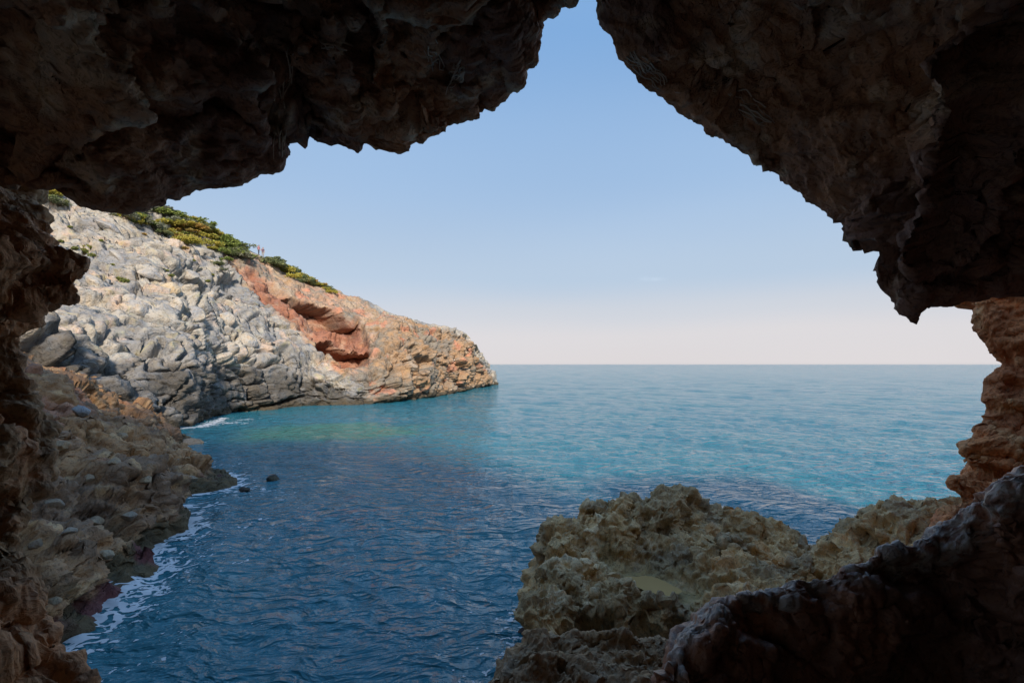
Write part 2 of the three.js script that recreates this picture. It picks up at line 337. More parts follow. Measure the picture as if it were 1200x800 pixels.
    out[0] = lerp(0.3, 1, keep) * (0.30 * fine * (1 + 0.7 * o) + 0.16 * pit);
    // colours of the stone
    const s1 = fbm(x / 6, y / 6, z / 6, 4), s2 = fbm(x / 2.1 + 9, y / 2.1, z / 2.1, 4), s3 = fbm(x / 0.8, y / 0.8 + 4, z / 0.8, 3);
    let c = mix3([0.44, 0.395, 0.33], [0.28, 0.27, 0.26], sst(-0.15, 0.25, s1 + 0.5 * s2));
    c = mix3(c, [0.60, 0.44, 0.33], 0.7 * sst(0.12, 0.34, s2 - 0.4 * s1));
    c = mix3(c, [0.40, 0.36, 0.20], 0.6 * sst(0.22, 0.4, s3 + 0.4 * s2));
    c = mix3(c, [0.24, 0.225, 0.21], 0.7 * sst(0.06, 0.26, fbm(x / 1.2 + 60, y / 1.2, z / 1.2, 4)));
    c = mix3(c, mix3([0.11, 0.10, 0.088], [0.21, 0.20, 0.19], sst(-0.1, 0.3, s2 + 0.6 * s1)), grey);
    const tan = mix3([0.40, 0.315, 0.235], [0.38, 0.245, 0.145], sst(-0.2, 0.25, s2 + 0.4 * s3 + 0.35 * (tip - 0.3)));
    let oc = mix3(mix3(tan, [0.50, 0.30, 0.205], (1 - tip) * sst(-0.15, 0.25, s1 - 0.4 * s2)), [0.26, 0.22, 0.175], sst(-0.02, 0.3, s1 + 0.5 * s3));
    oc = mix3(oc, mix3([0.34, 0.145, 0.09], [0.43, 0.27, 0.19], sst(0, 0.35, s2 + 0.4 * s3)), Math.max(0.9 * red, 0.85 * hol, 0.9 * slot));
    oc = mix3(oc, [0.53, 0.24, 0.15], 0.8 * (1 - red) * sst(0.2, 0.3, fbm(x / 4 + 70, y / 3, z / 4, 3)));
    c = mix3(c, oc, o);
    const tide = y - 0.7 - 0.9 * s2 - 0.5 * s3;                      // dark weed and lichen stain with a ragged upper edge
    c = mix3([0.085, 0.07, 0.05], c, sst(-0.25, 0.25, tide));
    out[3] = c[0] * 1.12; out[4] = c[1] * 1.12; out[5] = c[2] * 1.12;
  });
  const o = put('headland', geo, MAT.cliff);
  return tag(o, 'sunlit limestone headland with a red hollow running out into the sea', 'headland', null, 'structure');
})();
// the point of a finished surface on a sight line (its frontmost vertex there), its normal and its distance
function seenOn(mesh) {
  const P = mesh.geometry.attributes.position.array, Nn = mesh.geometry.attributes.normal.array, c = Math.cos(PITCH), s = Math.sin(PITCH), cells = new Map();
  for (let o = 0; o < P.length; o += 3) {
    const y = P[o + 1] - EYE, z = P[o + 2], zc = -(z * c - y * s), yc = y * c + z * s;
    if (zc < 0.5 || P[o + 1] < -0.2) continue;
    const X = Math.round((600 + FPX * P[o] / zc) / 3), Y = Math.round((400 - FPX * yc / zc) / 3);
    if (X < -20 || X > 420 || Y < -20 || Y > 280) continue;
    const k = X * 1000 + Y, b = cells.get(k);
    if (!b || b[0] > zc) cells.set(k, [zc, o]);
  }
  return (px, py) => {
    const X = Math.round(px / 3), Y = Math.round(py / 3);
    for (let r = 0; r < 9; r++) for (let i = -r; i <= r; i++) for (let j = r; j >= -r; j--) { if (Math.max(Math.abs(i), Math.abs(j)) !== r) continue; const b = cells.get((X + i) * 1000 + Y + j); if (b) { const o = b[1]; return { p: new THREE.Vector3(P[o], P[o + 1], P[o + 2]), n: new THREE.Vector3(Nn[o], Nn[o + 1], Nn[o + 2]), d: b[0] }; } }
    return null;
  };
}
const headAt = seenOn(headland);

// ---------------------------------------------------------------- the cave: roof, walls, floor, and the hill it is cut into
const lip = [
  [-330, 262, 6.5], [-230, 248, 6.4], [-120, 225, 6.4], [-40, 212, 6.6], [0, 208, 6.9], [36, 216, 7.1], [63, 221, 7.2], [72, 230, 7.2], [90, 240, 7.3], [110, 247, 7.4], [133, 249, 7.5], [157, 245, 7.6], [187, 239, 7.8], [197, 230, 7.9], [217, 223, 8.1], [230, 218, 8.2], [260, 218, 8.4], [277, 213, 8.5], [300, 207, 8.7], [320, 203, 8.8], [330, 197, 8.9], [333, 186, 9.0], [338, 176, 9.1], [336, 167, 9.2], [347, 158, 9.3], [357, 153, 9.4], [363, 161, 9.4], [370, 168, 9.5], [390, 170, 9.6], [405, 175, 9.7], [421, 181, 9.7], [428, 168, 9.8], [440, 175, 9.9], [459, 180, 10], [480, 179, 10], [483, 170, 10.1], [496, 164, 10.2], [519, 154, 10.4], [525, 145, 10.5], [545, 142, 10.6], [561, 140, 10.7], [560, 129, 10.8], [576, 127, 10.9], [592, 113, 11], [593, 106, 11], [611, 102, 11.1], [617, 84, 11.2], [627, 72, 11.2], [634, 52, 11.3], [636, 31, 11.4], [641, 14, 11.5], [651, 1, 11.6], [657, 8, 11.6], [665, 11, 11.6], [677, 4, 11.6], [681, -8, 11.6], [684, -60, 11.6], [691, -80, 11.5],
  [697, -40, 11.5], [698, 2, 11.4], [701, 20, 11.3], [717, 42, 11.1], [735, 75, 10.8], [755, 100, 10.5], [790, 115, 10.1], [815, 130, 9.8], [847, 150, 9.4], [865, 175, 9.1], [895, 187, 8.8], [915, 205, 8.5], [945, 227, 8.1], [970, 245, 7.8], [990, 258, 7.6], [1020, 260, 7.2], [1035, 258, 7], [1036, 268, 6.8], [1028, 280, 6.7], [1035, 288, 6.6], [1026, 303, 6.6], [1026, 320, 6.5], [1036, 340, 6.5], [1051, 351, 6.4], [1056, 366, 6.4], [1073, 375, 6.3], [1079, 364, 6.3], [1088, 352, 6.3], [1105, 355, 6.2], [1125, 350, 6.2], [1150, 349, 6.2], [1185, 343, 6.1], [1205, 325, 6], [1260, 312, 6.2], [1380, 330, 6.5], [1560, 360, 7], [1900, 400, 8],
];
const L3 = lip.map(([x, y, d]) => at(x, y, d * (lerp(0.58, 0.72, sst(700, 1050, x)) - 0.12 * Math.exp(-(((x - 680) / 75) ** 2)))));
// directions into the rock, square to the edge: local ones and ones smoothed over a longer stretch
const square = (w) => lip.map((q, i) => { const a = lip[Math.max(0, i - w)], b = lip[Math.min(lip.length - 1, i + w)]; const x = b[1] - a[1], y = b[0] - a[0], l = Math.hypot(x, y) || 1; return [x / l, y / l]; });
const soft = (v, w) => v.map((q, i) => { let x = 0, y = 0; for (let k = -w; k <= w; k++) { const c = v[clamp(i + k, 0, v.length - 1)]; x += c[0]; y += c[1]; } const l = Math.hypot(x, y) || 1; return [x / l, y / l]; });
const OUT2 = soft(square(2), 2), OUT6 = soft(square(7), 4);
const LS = L3.map((p, i) => { const m = [0, 0, 0]; for (let k = -6; k <= 6; k++) { const c = L3[clamp(i + k, 0, L3.length - 1)]; for (let q = 0; q < 3; q++) m[q] += c[q] / 13; } return m; });   // the edge without its teeth
const outw = (p, o, k, up, z) => [p[0] + k * o[0], p[1] + k * o[1] + up, p[2] + z];
const toward = (p, q, t, up) => [lerp(p[0], q[0], t), lerp(p[1], q[1], t) + up, lerp(p[2], q[2], t)];
const domeOf = (p) => [p[0] * 0.62, 8.0, 0.4];
const roofRows = [
  L3.map(p => [p[0] * 1.6, Math.max(p[1] + 1.5, 9.3), p[2] + 5.2]),
  LS.map((p, i) => outw(p, OUT6[i], 0.5, 0.9, 0.3)),
  L3.map((p, i) => outw([0, 1, 2].map(k => lerp(p[k], LS[i][k], 0.6)), OUT6[i], 0.2, 0.02, -0.03)),
  L3,
  L3.map((p, i) => outw(toward(p, domeOf(p), 0.06, 0.06), OUT2[i], 0.16, 0, 0)),
  L3.map((p, i) => outw(toward(p, domeOf(p), 0.25, 0.4), OUT6[i], 0.32, 0, 0)),
  L3.map(p => toward(p, domeOf(p), 0.55, 0.6)),
  L3.map(p => [p[0] * 0.75, 8.2, 1.5]),
  L3.map(p => [p[0] * 0.95, 7.5, 6]),
  L3.map(p => [p[0] * 1.0, 1, 7.5]),
];
const caveFolds = (x, y, z, folds, blocks) => {
  const wx = 0.2 * noise(x * 1.3, y * 1.3, z * 1.3 + 30), wy = 0.2 * noise(x * 1.3 + 17, y * 1.3, z * 1.3);
  const big = fbm(x / 1.7 + 3, y / 1.5, z / 1.7, 3), b1 = facet((x + wx) / 0.75, (y + wy) / 0.5, z / 0.75, 0.9, 0.8, 0.3), b2 = facet((x + wy) / 0.24, (y + wx) / 0.17, z / 0.24, 0.7, 0.6, 0.3);
  return folds * (big + 0.22 * facet((x + 2 * wy) / 1.9 + 4, (y + 2 * wx) / 1.2, z / 1.9, 1.2, 1.0, 0.5)) + blocks * (0.45 * b1 + 0.16 * b2);
};
const caveGrain = (x, y, z, crag, tiny) => crag * (0.9 * (ridged(x / 0.46, y / 0.36 + 5, z / 0.46, 5) - 0.5) + 0.35 * (spiky(x / 0.3, y / 0.26 + 5, z / 0.3, 4) - 0.35)) + tiny * fbm(x / 0.07, y / 0.07, z / 0.07, 3);
function caveStone(x, y, z, a, b, c, out, gain = 1) {              // three stone colours in patches
  const s1 = fbm(x / 1.7 + 5, y / 1.7, z / 1.7, 4), s2 = fbm(x / 0.5, y / 0.5 + 8, z / 0.5, 4);
  let k = mix3(a, b, sst(-0.2, 0.2, s1 + 0.4 * s2));
  k = mix3(k, c, 0.8 * sst(0.12, 0.36, s2 - 0.3 * s1));
  out[3] = k[0] * gain; out[4] = k[1] * gain; out[5] = k[2] * gain;
}
let roof;
{
  const g = displaced(sheet(roofRows, [5, 14, 20, 60, 88, 46, 10, 5, 3], 900, 3), (p, n, u, v, out) => {
    const [x, y, z] = p, away = sst(0.0, 0.9, Math.abs(v - 3));
    const inner = v > 3 ? sst(3, 5.2, v) : away, s = 0.12 * lerp(0.05, 1, inner);
    let d = caveFolds(x, y, z, 1.25 * lerp(0.07, 1, inner), 0.42 * lerp(0.15, 1, inner));
    if (v > 3) d = Math.min(d, 0.015 + 0.05 * (v - 3) + 0.3 * Math.max(0, v - 4)); else if (v > 0.8) d = Math.min(d, 0.01);
    d = Math.max(d, -0.02 - 0.28 * Math.abs(v - 3));
    out[0] = n[0] * d + s * noise(x * 1.9, y * 1.9, z * 1.9); out[1] = n[1] * d + s * noise(x * 1.9 + 9, y * 1.9, z * 1.9); out[2] = n[2] * d;
  }, (p, n, u, v, out) => {
    const away = sst(0.0, 0.9, Math.abs(v - 3));
    out[0] = caveGrain(...p, lerp(0.10, 0.19, away), 0.03);
    caveStone(...p, [0.50, 0.28, 0.17], [0.27, 0.155, 0.115], [0.72, 0.56, 0.41], out);
  });
  roof = tag(put('cave_roof', g, MAT.cave), 'dark jagged rock roof hanging over the cave mouth', 'cave roof', null, 'structure');
}
{
  const edge = [[10, 60, 7.2], [14, 150, 7.1], [20, 205, 7], [34, 221, 6.9], [45, 236, 6.8], [57, 264, 6.6], [65, 285, 6.5], [76, 293, 6.4], [97, 309, 6.2], [98, 318, 6.2], [90, 328, 6.2], [89, 338, 6.2], [80, 349, 6.2], [60, 357, 6.3], [38, 372, 6.3], [25, 392, 6.3], [23, 415, 6.3], [32, 440, 6.3], [44, 475, 6.2], [46, 515, 6], [36, 560, 5.8], [24, 610, 5.5], [6, 645, 5.2], [22, 664, 5.0], [46, 698, 4.9], [36, 728, 4.8], [48, 751, 4.7], [32, 774, 4.7], [64, 800, 4.6], [84, 840, 4.5], [130, 950, 4.3], [170, 1150, 4.1]].map(([x, y, d]) => at(x, y, d * 0.64));
  const rows = [edge.map(p => add(p, -7, 0.6, 0.5)), edge.map(p => add(p, -1.2, 0.1, -0.3)), edge.map(p => add(p, -0.18, 0, -0.14)), edge, edge.map(p => add(p, -0.12, 0.02, 0.3)), edge.map(p => add(p, -0.4, 0.05, 0.9)), edge.map(p => add(p, -1.2, 0, 1.35)), edge.map(p => add(p, -2.4, 0, 1.2)), edge.map(p => add(p, -4, 0, 0.7))];  // wall ends early: an added side opening, out of view, lets fill light in
  const g = displaced(sheet(rows, [4, 12, 16, 50, 66, 20, 8, 4], 420, 3), (p, n, u, v, out) => {
    const [x, y, z] = p, rim = sst(0, 0.9, Math.abs(v - 3)), d = caveFolds(x + 31, y, z, 0.6 * lerp(0.12, 1, rim), 0.26 * lerp(0.3, 1, rim));
    out[0] = n[0] * d; out[1] = n[1] * d; out[2] = n[2] * d;
  }, (p, n, u, v, out) => {
    out[0] = caveGrain(p[0] + 31, p[1], p[2], 0.2, 0.03);
    caveStone(...p, [0.60, 0.31, 0.16], [0.42, 0.26, 0.14], [0.66, 0.33, 0.17], out);
  });
  tag(put('cave_wall_left', g, MAT.cave), 'brown overhanging side wall of the cave beside the shore ledge', 'cave wall', null, 'structure');
}
{
  const edge = [[1175, 180, 9.4], [1166, 250, 9.3], [1158, 310, 9.2], [1154, 345, 9.2], [1155, 375, 9.1], [1159, 398, 9.1], [1171, 418, 9.1], [1169, 434, 9], [1158, 452, 9], [1154, 466, 8.9], [1157, 490, 8.9], [1143, 505, 8.8], [1129, 524, 8.8], [1129, 540, 8.7], [1136, 551, 8.7], [1114, 557, 8.6], [1111, 570, 8.6], [1122, 583, 8.5], [1114, 594, 8.5], [1100, 612, 8.4], [1085, 660, 8.2], [1075, 740, 8], [1070, 830, 7.8]].map(([x, y, d]) => at(x, y, d * 0.78));
  const rows = [edge.map(p => add(p, 8, 0.4, -1.2)), edge.map(p => add(p, 1.5, 0.1, -0.8)), edge.map(p => add(p, 0.25, 0, -0.25)), edge, edge.map(p => add(p, 0.3, 0.02, 0.35)), edge.map(p => add(p, 1.1, 0.05, 1.0)), edge.map(p => add(p, 1.4, 0, 4)), edge.map(p => add(p, 0.2, 0, 10)), edge.map(p => add(p, -1.5, 0, 16))];
  const g = displaced(sheet(rows, [4, 12, 16, 50, 60, 16, 6, 4], 400, 3), (p, n, u, v, out) => {
    const [x, y, z] = p, rim = sst(0, 0.9, Math.abs(v - 3)), d = caveFolds(x + 71, y, z, 0.6 * lerp(0.15, 1, rim), 0.26 * lerp(0.4, 1, rim));
    out[0] = n[0] * d; out[1] = n[1] * d; out[2] = n[2] * d;
  }, (p, n, u, v, out) => {
    out[0] = caveGrain(p[0] + 71, p[1], p[2], 0.17, 0.035);
    caveStone(...p, [0.80, 0.32, 0.13], [0.62, 0.235, 0.10], [0.84, 0.44, 0.20], out);
  });
  tag(put('cave_wall_right', g, MAT.karst), 'orange brown side wall of the cave standing in front of open sea', 'cave wall', null, 'structure');
}
{ // the hill above and behind, outside the frame: its height is shaped to keep the sun off the cave mouth and the near water
  const xs = [-100, -75, -58, -44, -32, -22, -15, -10.5, -8.5, -4, 0, 4, 8.5, 11, 16, 24, 36, 50, 70];
  const H = (x) => lerp(35, 14, sst(3, 16, x)) + 2.2 * noise(x / 8, 3, 1) + Math.max(0, -20 - x) * 0.15;
  const foot = (x) => (Math.abs(x) < 9 ? 9.2 : -2), zf = (x) => x < -24 ? 14 + (-24 - x) * 0.3 : x < -9 ? 5.5 : x > 9 ? -2.5 : 0.8, zt = (x) => 30;
  const rows = [xs.map(x => [x, foot(x), zf(x)]), xs.map(x => [x, lerp(foot(x), H(x), 0.5), lerp(zf(x), zt(x), 0.35)]), xs.map(x => [x, H(x) * 0.93, lerp(zf(x), zt(x), 0.85)]), xs.map(x => [x, H(x), zt(x) + 2]), xs.map(x => [x, H(x) * 0.9, 55]), xs.map(x => [x, H(x) * 0.5, 120])];
  const g = displaced(sheet(rows, [24, 24, 20, 12, 10], 260, 3), (p, n, u, v, out) => {
    const [x, y, z] = p, rim = sst(0, 0.9, Math.abs(v - 3)), d = caveFolds(x + 5, y, z, 2.0 * lerp(1, 1, rim), 1.5 * lerp(1, 1, rim));
    out[0] = n[0] * d; out[1] = n[1] * d; out[2] = n[2] * d;
  }, (p, n, u, v, out) => {
    out[0] = caveGrain(p[0] + 5, p[1], p[2], 0.5, 0.0);
    caveStone(...p, [0.45, 0.38, 0.29], [0.34, 0.28, 0.2], [0.2, 0.2, 0.1], out);
  });
  tag(put('coastal_hill', g, MAT.cliff), 'rocky coastal hill rising above the cave', 'hill', null, 'structure');
}
{ // cave floor under and behind the camera
  const xs = [-9, -6, -3, 0, 3, 6, 10];
  const rows = [xs.map(x => [x, 0.5, -3.2]), xs.map(x => [x, 2.6, -2.4]), xs.map(x => [x, 3.1, 0]), xs.map(x => [x, 3.4, 4]), xs.map(x => [x, 4, 10])];
  const g = displaced(sheet(rows, [20, 30, 20, 10], 160, 2), (p, n, u, v, out) => {
    const [x, y, z] = p, rim = sst(0, 0.9, Math.abs(v - 2)), d = caveFolds(x + 5, y, z, 0.4 * lerp(1, 1, rim), 0.3 * lerp(1, 1, rim));
    out[0] = n[0] * d; out[1] = n[1] * d; out[2] = n[2] * d;
  }, (p, n, u, v, out) => {
    out[0] = caveGrain(p[0] + 5, p[1], p[2], 0.15, 0.0);
    caveStone(...p, [0.24, 0.16, 0.11], [0.17, 0.11, 0.09], [0.30, 0.22, 0.16], out);
  });
  tag(put('cave_floor', g, MAT.cave), 'uneven dark rock floor of the cave', 'cave floor', null, 'structure');
}

// ---------------------------------------------------------------- rocks at the cave mouth
{ // pitted boulder and the ledge it runs into
  const top = [[612, 716, 9.6], [615, 697, 9.5], [619, 680, 9.4], [622, 660, 9.5], [628, 638, 9.7], [636, 621, 10], [655, 609, 10.2], [677, 609, 10.4], [686, 595, 10.5], [710, 590, 10.7], [736, 583, 10.8], [757, 579, 10.9], [775, 574, 11], [806, 577, 11], [820, 589, 10.8], [850, 602, 10.5], [882, 604, 10.3], [905, 611, 10.1], [926, 622, 9.9], [945, 634, 9.7], [960, 641, 9.5], [984, 622, 9.3], [1016, 601, 9.2], [1058, 597, 9], [1100, 597, 8.8], [1150, 604, 8.6], [1230, 620, 8.3]];
  const M = top.length, T = top.map(([x, y, d]) => at(x, y, d));
  const row = (f) => top.map(([x, y, d], i) => f(x, y, d, i / (M - 1), i));
  const fr = (x, k) => lerp(x, 780, k);
  const rows = [
    T.map(p => [p[0] * 1.02, -1.2, p[2] - 0.4]),
    T.map(p => add(p, 0.02, -1.1, -0.75)),
    T,
    row((x, y, d, t, i) => at(lerp(x, 790, 0.05), y + 14, d - 0.55)),
    row((x, y, d, t, i) => at(lerp(x, 790, i < 6 ? 0.05 : 0.02), lerp(y + 36, 668, 0.4), d - 1.35)),
    row((x, y, d, t, i) => at(lerp(x, 790, i < 6 ? 0.02 : 0), lerp(y + 60, 702, 0.7), lerp(d - 2.2, 7.9, 0.7))),
    row((x, y, d, t, i) => at(x + (i < 7 ? 6 : 0), lerp(y + 90, 735, 0.85), lerp(d - 2.7, 7.4, 0.7))),
    row((x, y, d, t, i) => { const p = at(x + (i < 7 ? 26 : 0), 770, lerp(d - 2, 7.3, 0.6)); return [p[0], 0.4, p[2] - 0.1]; }),
    row((x, y, d, t, i) => { const p = at(x + 26, 790, 7.4); return [p[0], -1.5, p[2]]; }),
  ];
  const pool = at(766, 657, 8.75), pool2 = at(874, 636, 9.4);
  const ang = 0.75, cx = Math.cos(ang), sx = Math.sin(ang);
  const basin = (p, c, a, b) => { const ex = (p[0] - c[0]) * cx + (p[2] - c[2]) * sx, ez = -(p[0] - c[0]) * sx + (p[2] - c[2]) * cx; return 1 - sst(0.5, 1.2, Math.hypot(ex / a, ez / b) + 0.3 * noise(p[0] * 3, 1, p[2] * 3)); };
  const g = displaced(sheet(rows, [4, 14, 44, 70, 86, 66, 38, 5], 540, 4), (p, n, u, v, out) => {
    let [x, y, z] = p;
    const rim = sst(0, 0.8, Math.abs(v - 2)), wx = 0.12 * noise(x * 2.2, y * 2.2, z * 2.2), wz = 0.12 * noise(x * 2.2 + 7, y * 2.2, z * 2.2);
    x += wx; z += wz;
    const big = fbm(x / 1.3 + 2, y / 1.3, z / 1.3, 3), blk = facet(x / 1.1, y / 0.8, z / 1.1, 0.6, 0.5, 0.2), mid = ridged(x / 0.7, y / 0.7, z / 0.7, 2) - 0.45;
    let d = 0.45 * lerp(0.3, 1, rim) * big + 0.35 * blk * lerp(0.3, 1, rim) + 0.18 * mid;
    const bs = sst(2.6, 3.2, v) * basin(p, pool, 1.25, 0.8), bs2 = basin(p, pool2, 0.8, 0.25);
    d = d * (1 - 0.85 * Math.max(bs, 0.7 * bs2));
    out[0] = n[0] * d; out[1] = n[1] * d - 0.44 * bs - 0.15 * bs2; out[2] = n[2] * d;
  }, (p, n, u, v, out) => {
    const [x, y, z] = p, bs = sst(2.6, 3.2, v) * basin(p, pool, 1.15, 0.7), rough = 1 - 0.85 * bs;
    const wx = 0.05 * noise(x * 6, y * 6, z * 6), wz = 0.05 * noise(x * 6 + 7, y * 6, z * 6);
    worley((x + wx) / 0.40, y / 0.34, (z + wz) / 0.40); const pit = sst(0.52, 0.26, WO[0]);
    worley((x + wz) / 0.13 + 50, y / 0.13, (z + wx) / 0.13); const pit2 = sst(0.5, 0.24, WO[0]);
    const fine = 0.65 * (ridged(x / 0.42, y / 0.42, z / 0.42, 5) - 0.5) + 0.45 * (spiky(x / 0.24, y / 0.24, z / 0.24, 5) - 0.35);
    out[0] = rough * (0.26 * fine - 0.13 * pit - 0.055 * pit2 + 0.04 + 0.02 * fbm(x / 0.05, y / 0.05, z / 0.05, 2));
    const right = sst(2.2, 4.2, x);
    caveStone(x, y, z, [0.67, 0.44, 0.215], [0.48, 0.33, 0.175], mix3([0.84, 0.62, 0.37], [0.76, 0.44, 0.20], right), out);
    const grey = sst(0.05, 0.3, fbm(x / 0.9 + 20, y / 0.9, z / 0.9, 4));
    const m = bs * sst(-0.1, 0.2, fbm(x * 2, 5, z * 2, 3) + 0.15), wet = sst(0.1, -0.1, y - 0.55 - 0.25 * fbm(x * 3, y * 3, z * 3, 3));
    for (let k = 0; k < 3; k++) { out[3 + k] = lerp(out[3 + k], [0.33, 0.245, 0.16][k], 0.7 * grey); out[3 + k] = lerp(out[3 + k], [0.42, 0.31, 0.14][k], 0.8 * m); out[3 + k] = lerp(out[3 + k], [0.09, 0.06, 0.05][k], wet); out[3 + k] *= 1.1; }
  });
  const boulder = tag(put('limestone_boulder', g, MAT.karst), 'big pitted tan limestone boulder with a rain pool, standing in the sea', 'boulder');
  // shallow rain pool in its hollow
  const pts = []; for (let i = 0; i < 26; i++) { const a = i / 26 * Math.PI * 2, r = 0.8 + 0.25 * noise(3 + Math.cos(a) * 1.3, Math.sin(a) * 1.3, 4), ex = 0.62 * r * Math.cos(a), ez = 0.36 * r * Math.sin(a); pts.push(new THREE.Vector2(ex * Math.cos(0.75) - ez * Math.sin(0.75), ex * Math.sin(0.75) + ez * Math.cos(0.75))); }
  const pg = new THREE.ShapeGeometry(new THREE.Shape(pts)); pg.rotateX(Math.PI / 2);
  const pm = new THREE.MeshPhysicalMaterial({ color: new THREE.Color().setRGB(0.56, 0.36, 0.15), roughness: 0.14, ior: 1.33, side: THREE.DoubleSide }); pm.name = 'silty rain water';
  const po = put('rain_pool', pg, pm, boulder); po.position.set(pool[0], pool[1] - 0.40, pool[2]); po.userData.label = 'shallow ochre rain pool in the hollow of the boulder';
}
{ // bench of darker rock below the boulder
  const top = [[560, 900, 5.2], [575, 835, 5.3], [592, 797, 5.4], [606, 778, 5.5], [622, 754, 5.6], [645, 743, 5.7], [687, 741, 5.7], [720, 737, 5.6], [735, 743, 5.5], [762, 750, 5.4], [790, 758, 5.3], [830, 768, 5.2], [900, 790, 5.1], [1000, 800, 5]].map(([x, y, d]) => at(x, y, d));
  const rows = [top.map(p => [p[0], -1.5, p[2] - 0.5]), top.map(p => add(p, 0, -0.8, -0.5)), top, top.map(p => add(p, 0.05, 0.0, 0.35)), top.map(p => add(p, 0.1, -0.15, 1.2)), top.map(p => add(p, 0.1, -0.5, 2.4)), top.map(p => add(p, 0, -0.9, 4.5))];
  const g = displaced(sheet(rows, [5, 14, 46, 80, 30, 6], 340, 2), (p, n, u, v, out) => {
    const [x, y, z] = p, rim = sst(0, 0.9, Math.abs(v - 2)), d = caveFolds(x + 15, y, z, 0.4 * lerp(0.3, 1, rim), 0.26 * lerp(0.5, 1, rim));
    out[0] = n[0] * d; out[1] = n[1] * d; out[2] = n[2] * d;
  }, (p, n, u, v, out) => {
    out[0] = caveGrain(p[0] + 15, p[1], p[2], 0.2, 0.03);
    caveStone(...p, [0.42, 0.27, 0.15], [0.30, 0.20, 0.12], [0.50, 0.36, 0.23], out);
  });
  tag(put('rock_bench', g, MAT.cave), 'dark brown rock bench at the foot of the pitted boulder', 'rock');
}
{ // dark slanting slab in the right foreground
  const top = [[700, 1000, 2.3, 14], [755, 900, 2.45, 12], [778, 830, 2.6, 8], [787, 795, 2.7, 7], [790, 772, 2.75, 8], [807, 748, 2.85, 10], [827, 726, 2.9, 10], [850, 709, 3, 9], [864, 700, 3, 9], [889, 698, 3.05, 10], [921, 685, 3.1, 11], [960, 675, 3.15, 12], [1010, 656, 3.2, 15], [1058, 637, 3.25, 26], [1085, 616, 3.25, 34], [1100, 606, 3.25, 36], [1130, 598, 3.2, 30], [1153, 594, 3.2, 22], [1162, 577, 3.15, 18], [1200, 561, 3.1, 18], [1280, 535, 3, 20], [1420, 500, 2.9, 24], [1700, 470, 2.9, 24]];
  const T = top.map(([x, y, d]) => at(x, y, d));
  const rows = [T.map(p => [p[0], p[1] - 3.5, p[2] - 0.9]), T.map(p => add(p, 0, -0.5, -0.28)), T, top.map(([x, y, d, b]) => at(x + 2, y + b, d - 0.22)), top.map(([x, y, d, b]) => add(at(x + 6, y + b, d - 0.24), 0, -0.32, 0.06)), top.map(([x, y, d, b]) => add(at(x + 6, y + b, d - 0.24), 0.02, -0.95, 0.12)), top.map(([x, y, d, b]) => add(at(x + 6, y + b, d - 0.24), 0, -2.4, 0.7))];
  const g = displaced(sheet(rows, [4, 10, 46, 46, 62, 6], 440, 2), (p, n, u, v, out) => {
    const [x, y, z] = p, rim = sst(0, 0.9, Math.abs(v - 2.3)), d = caveFolds(x + 47, y, z, 0.3 * lerp(0.25, 1, rim), 0.32 * lerp(0.4, 1, rim));
    out[0] = n[0] * d; out[1] = n[1] * d; out[2] = n[2] * d;
  }, (p, n, u, v, out) => {
    out[0] = caveGrain(p[0] + 47, p[1], p[2], 0.13, 0.028);
    caveStone(...p, [0.44, 0.21, 0.125], [0.26, 0.135, 0.095], [0.56, 0.25, 0.13], out);
    const crestSheen = sst(0.9, 0.5, Math.abs(v - 2.5) + 0.9 * fbm(p[0] * 5, p[1] * 5, p[2] * 5, 4)) * sst(-0.25, 0.15, fbm(p[0] * 14, p[1] * 30, p[2] * 14, 3));   // sky highlight painted pale into the crest colour, in streaks
    for (let k = 0; k < 3; k++) out[3 + k] = lerp(out[3 + k], [0.52, 0.49, 0.46][k], 0.85 * crestSheen);
  });
  tag(put('rock_slab', g, MAT.damp), 'dark red brown rock slab with a pale shiny crest, slanting across the cave mouth', 'rock');
}

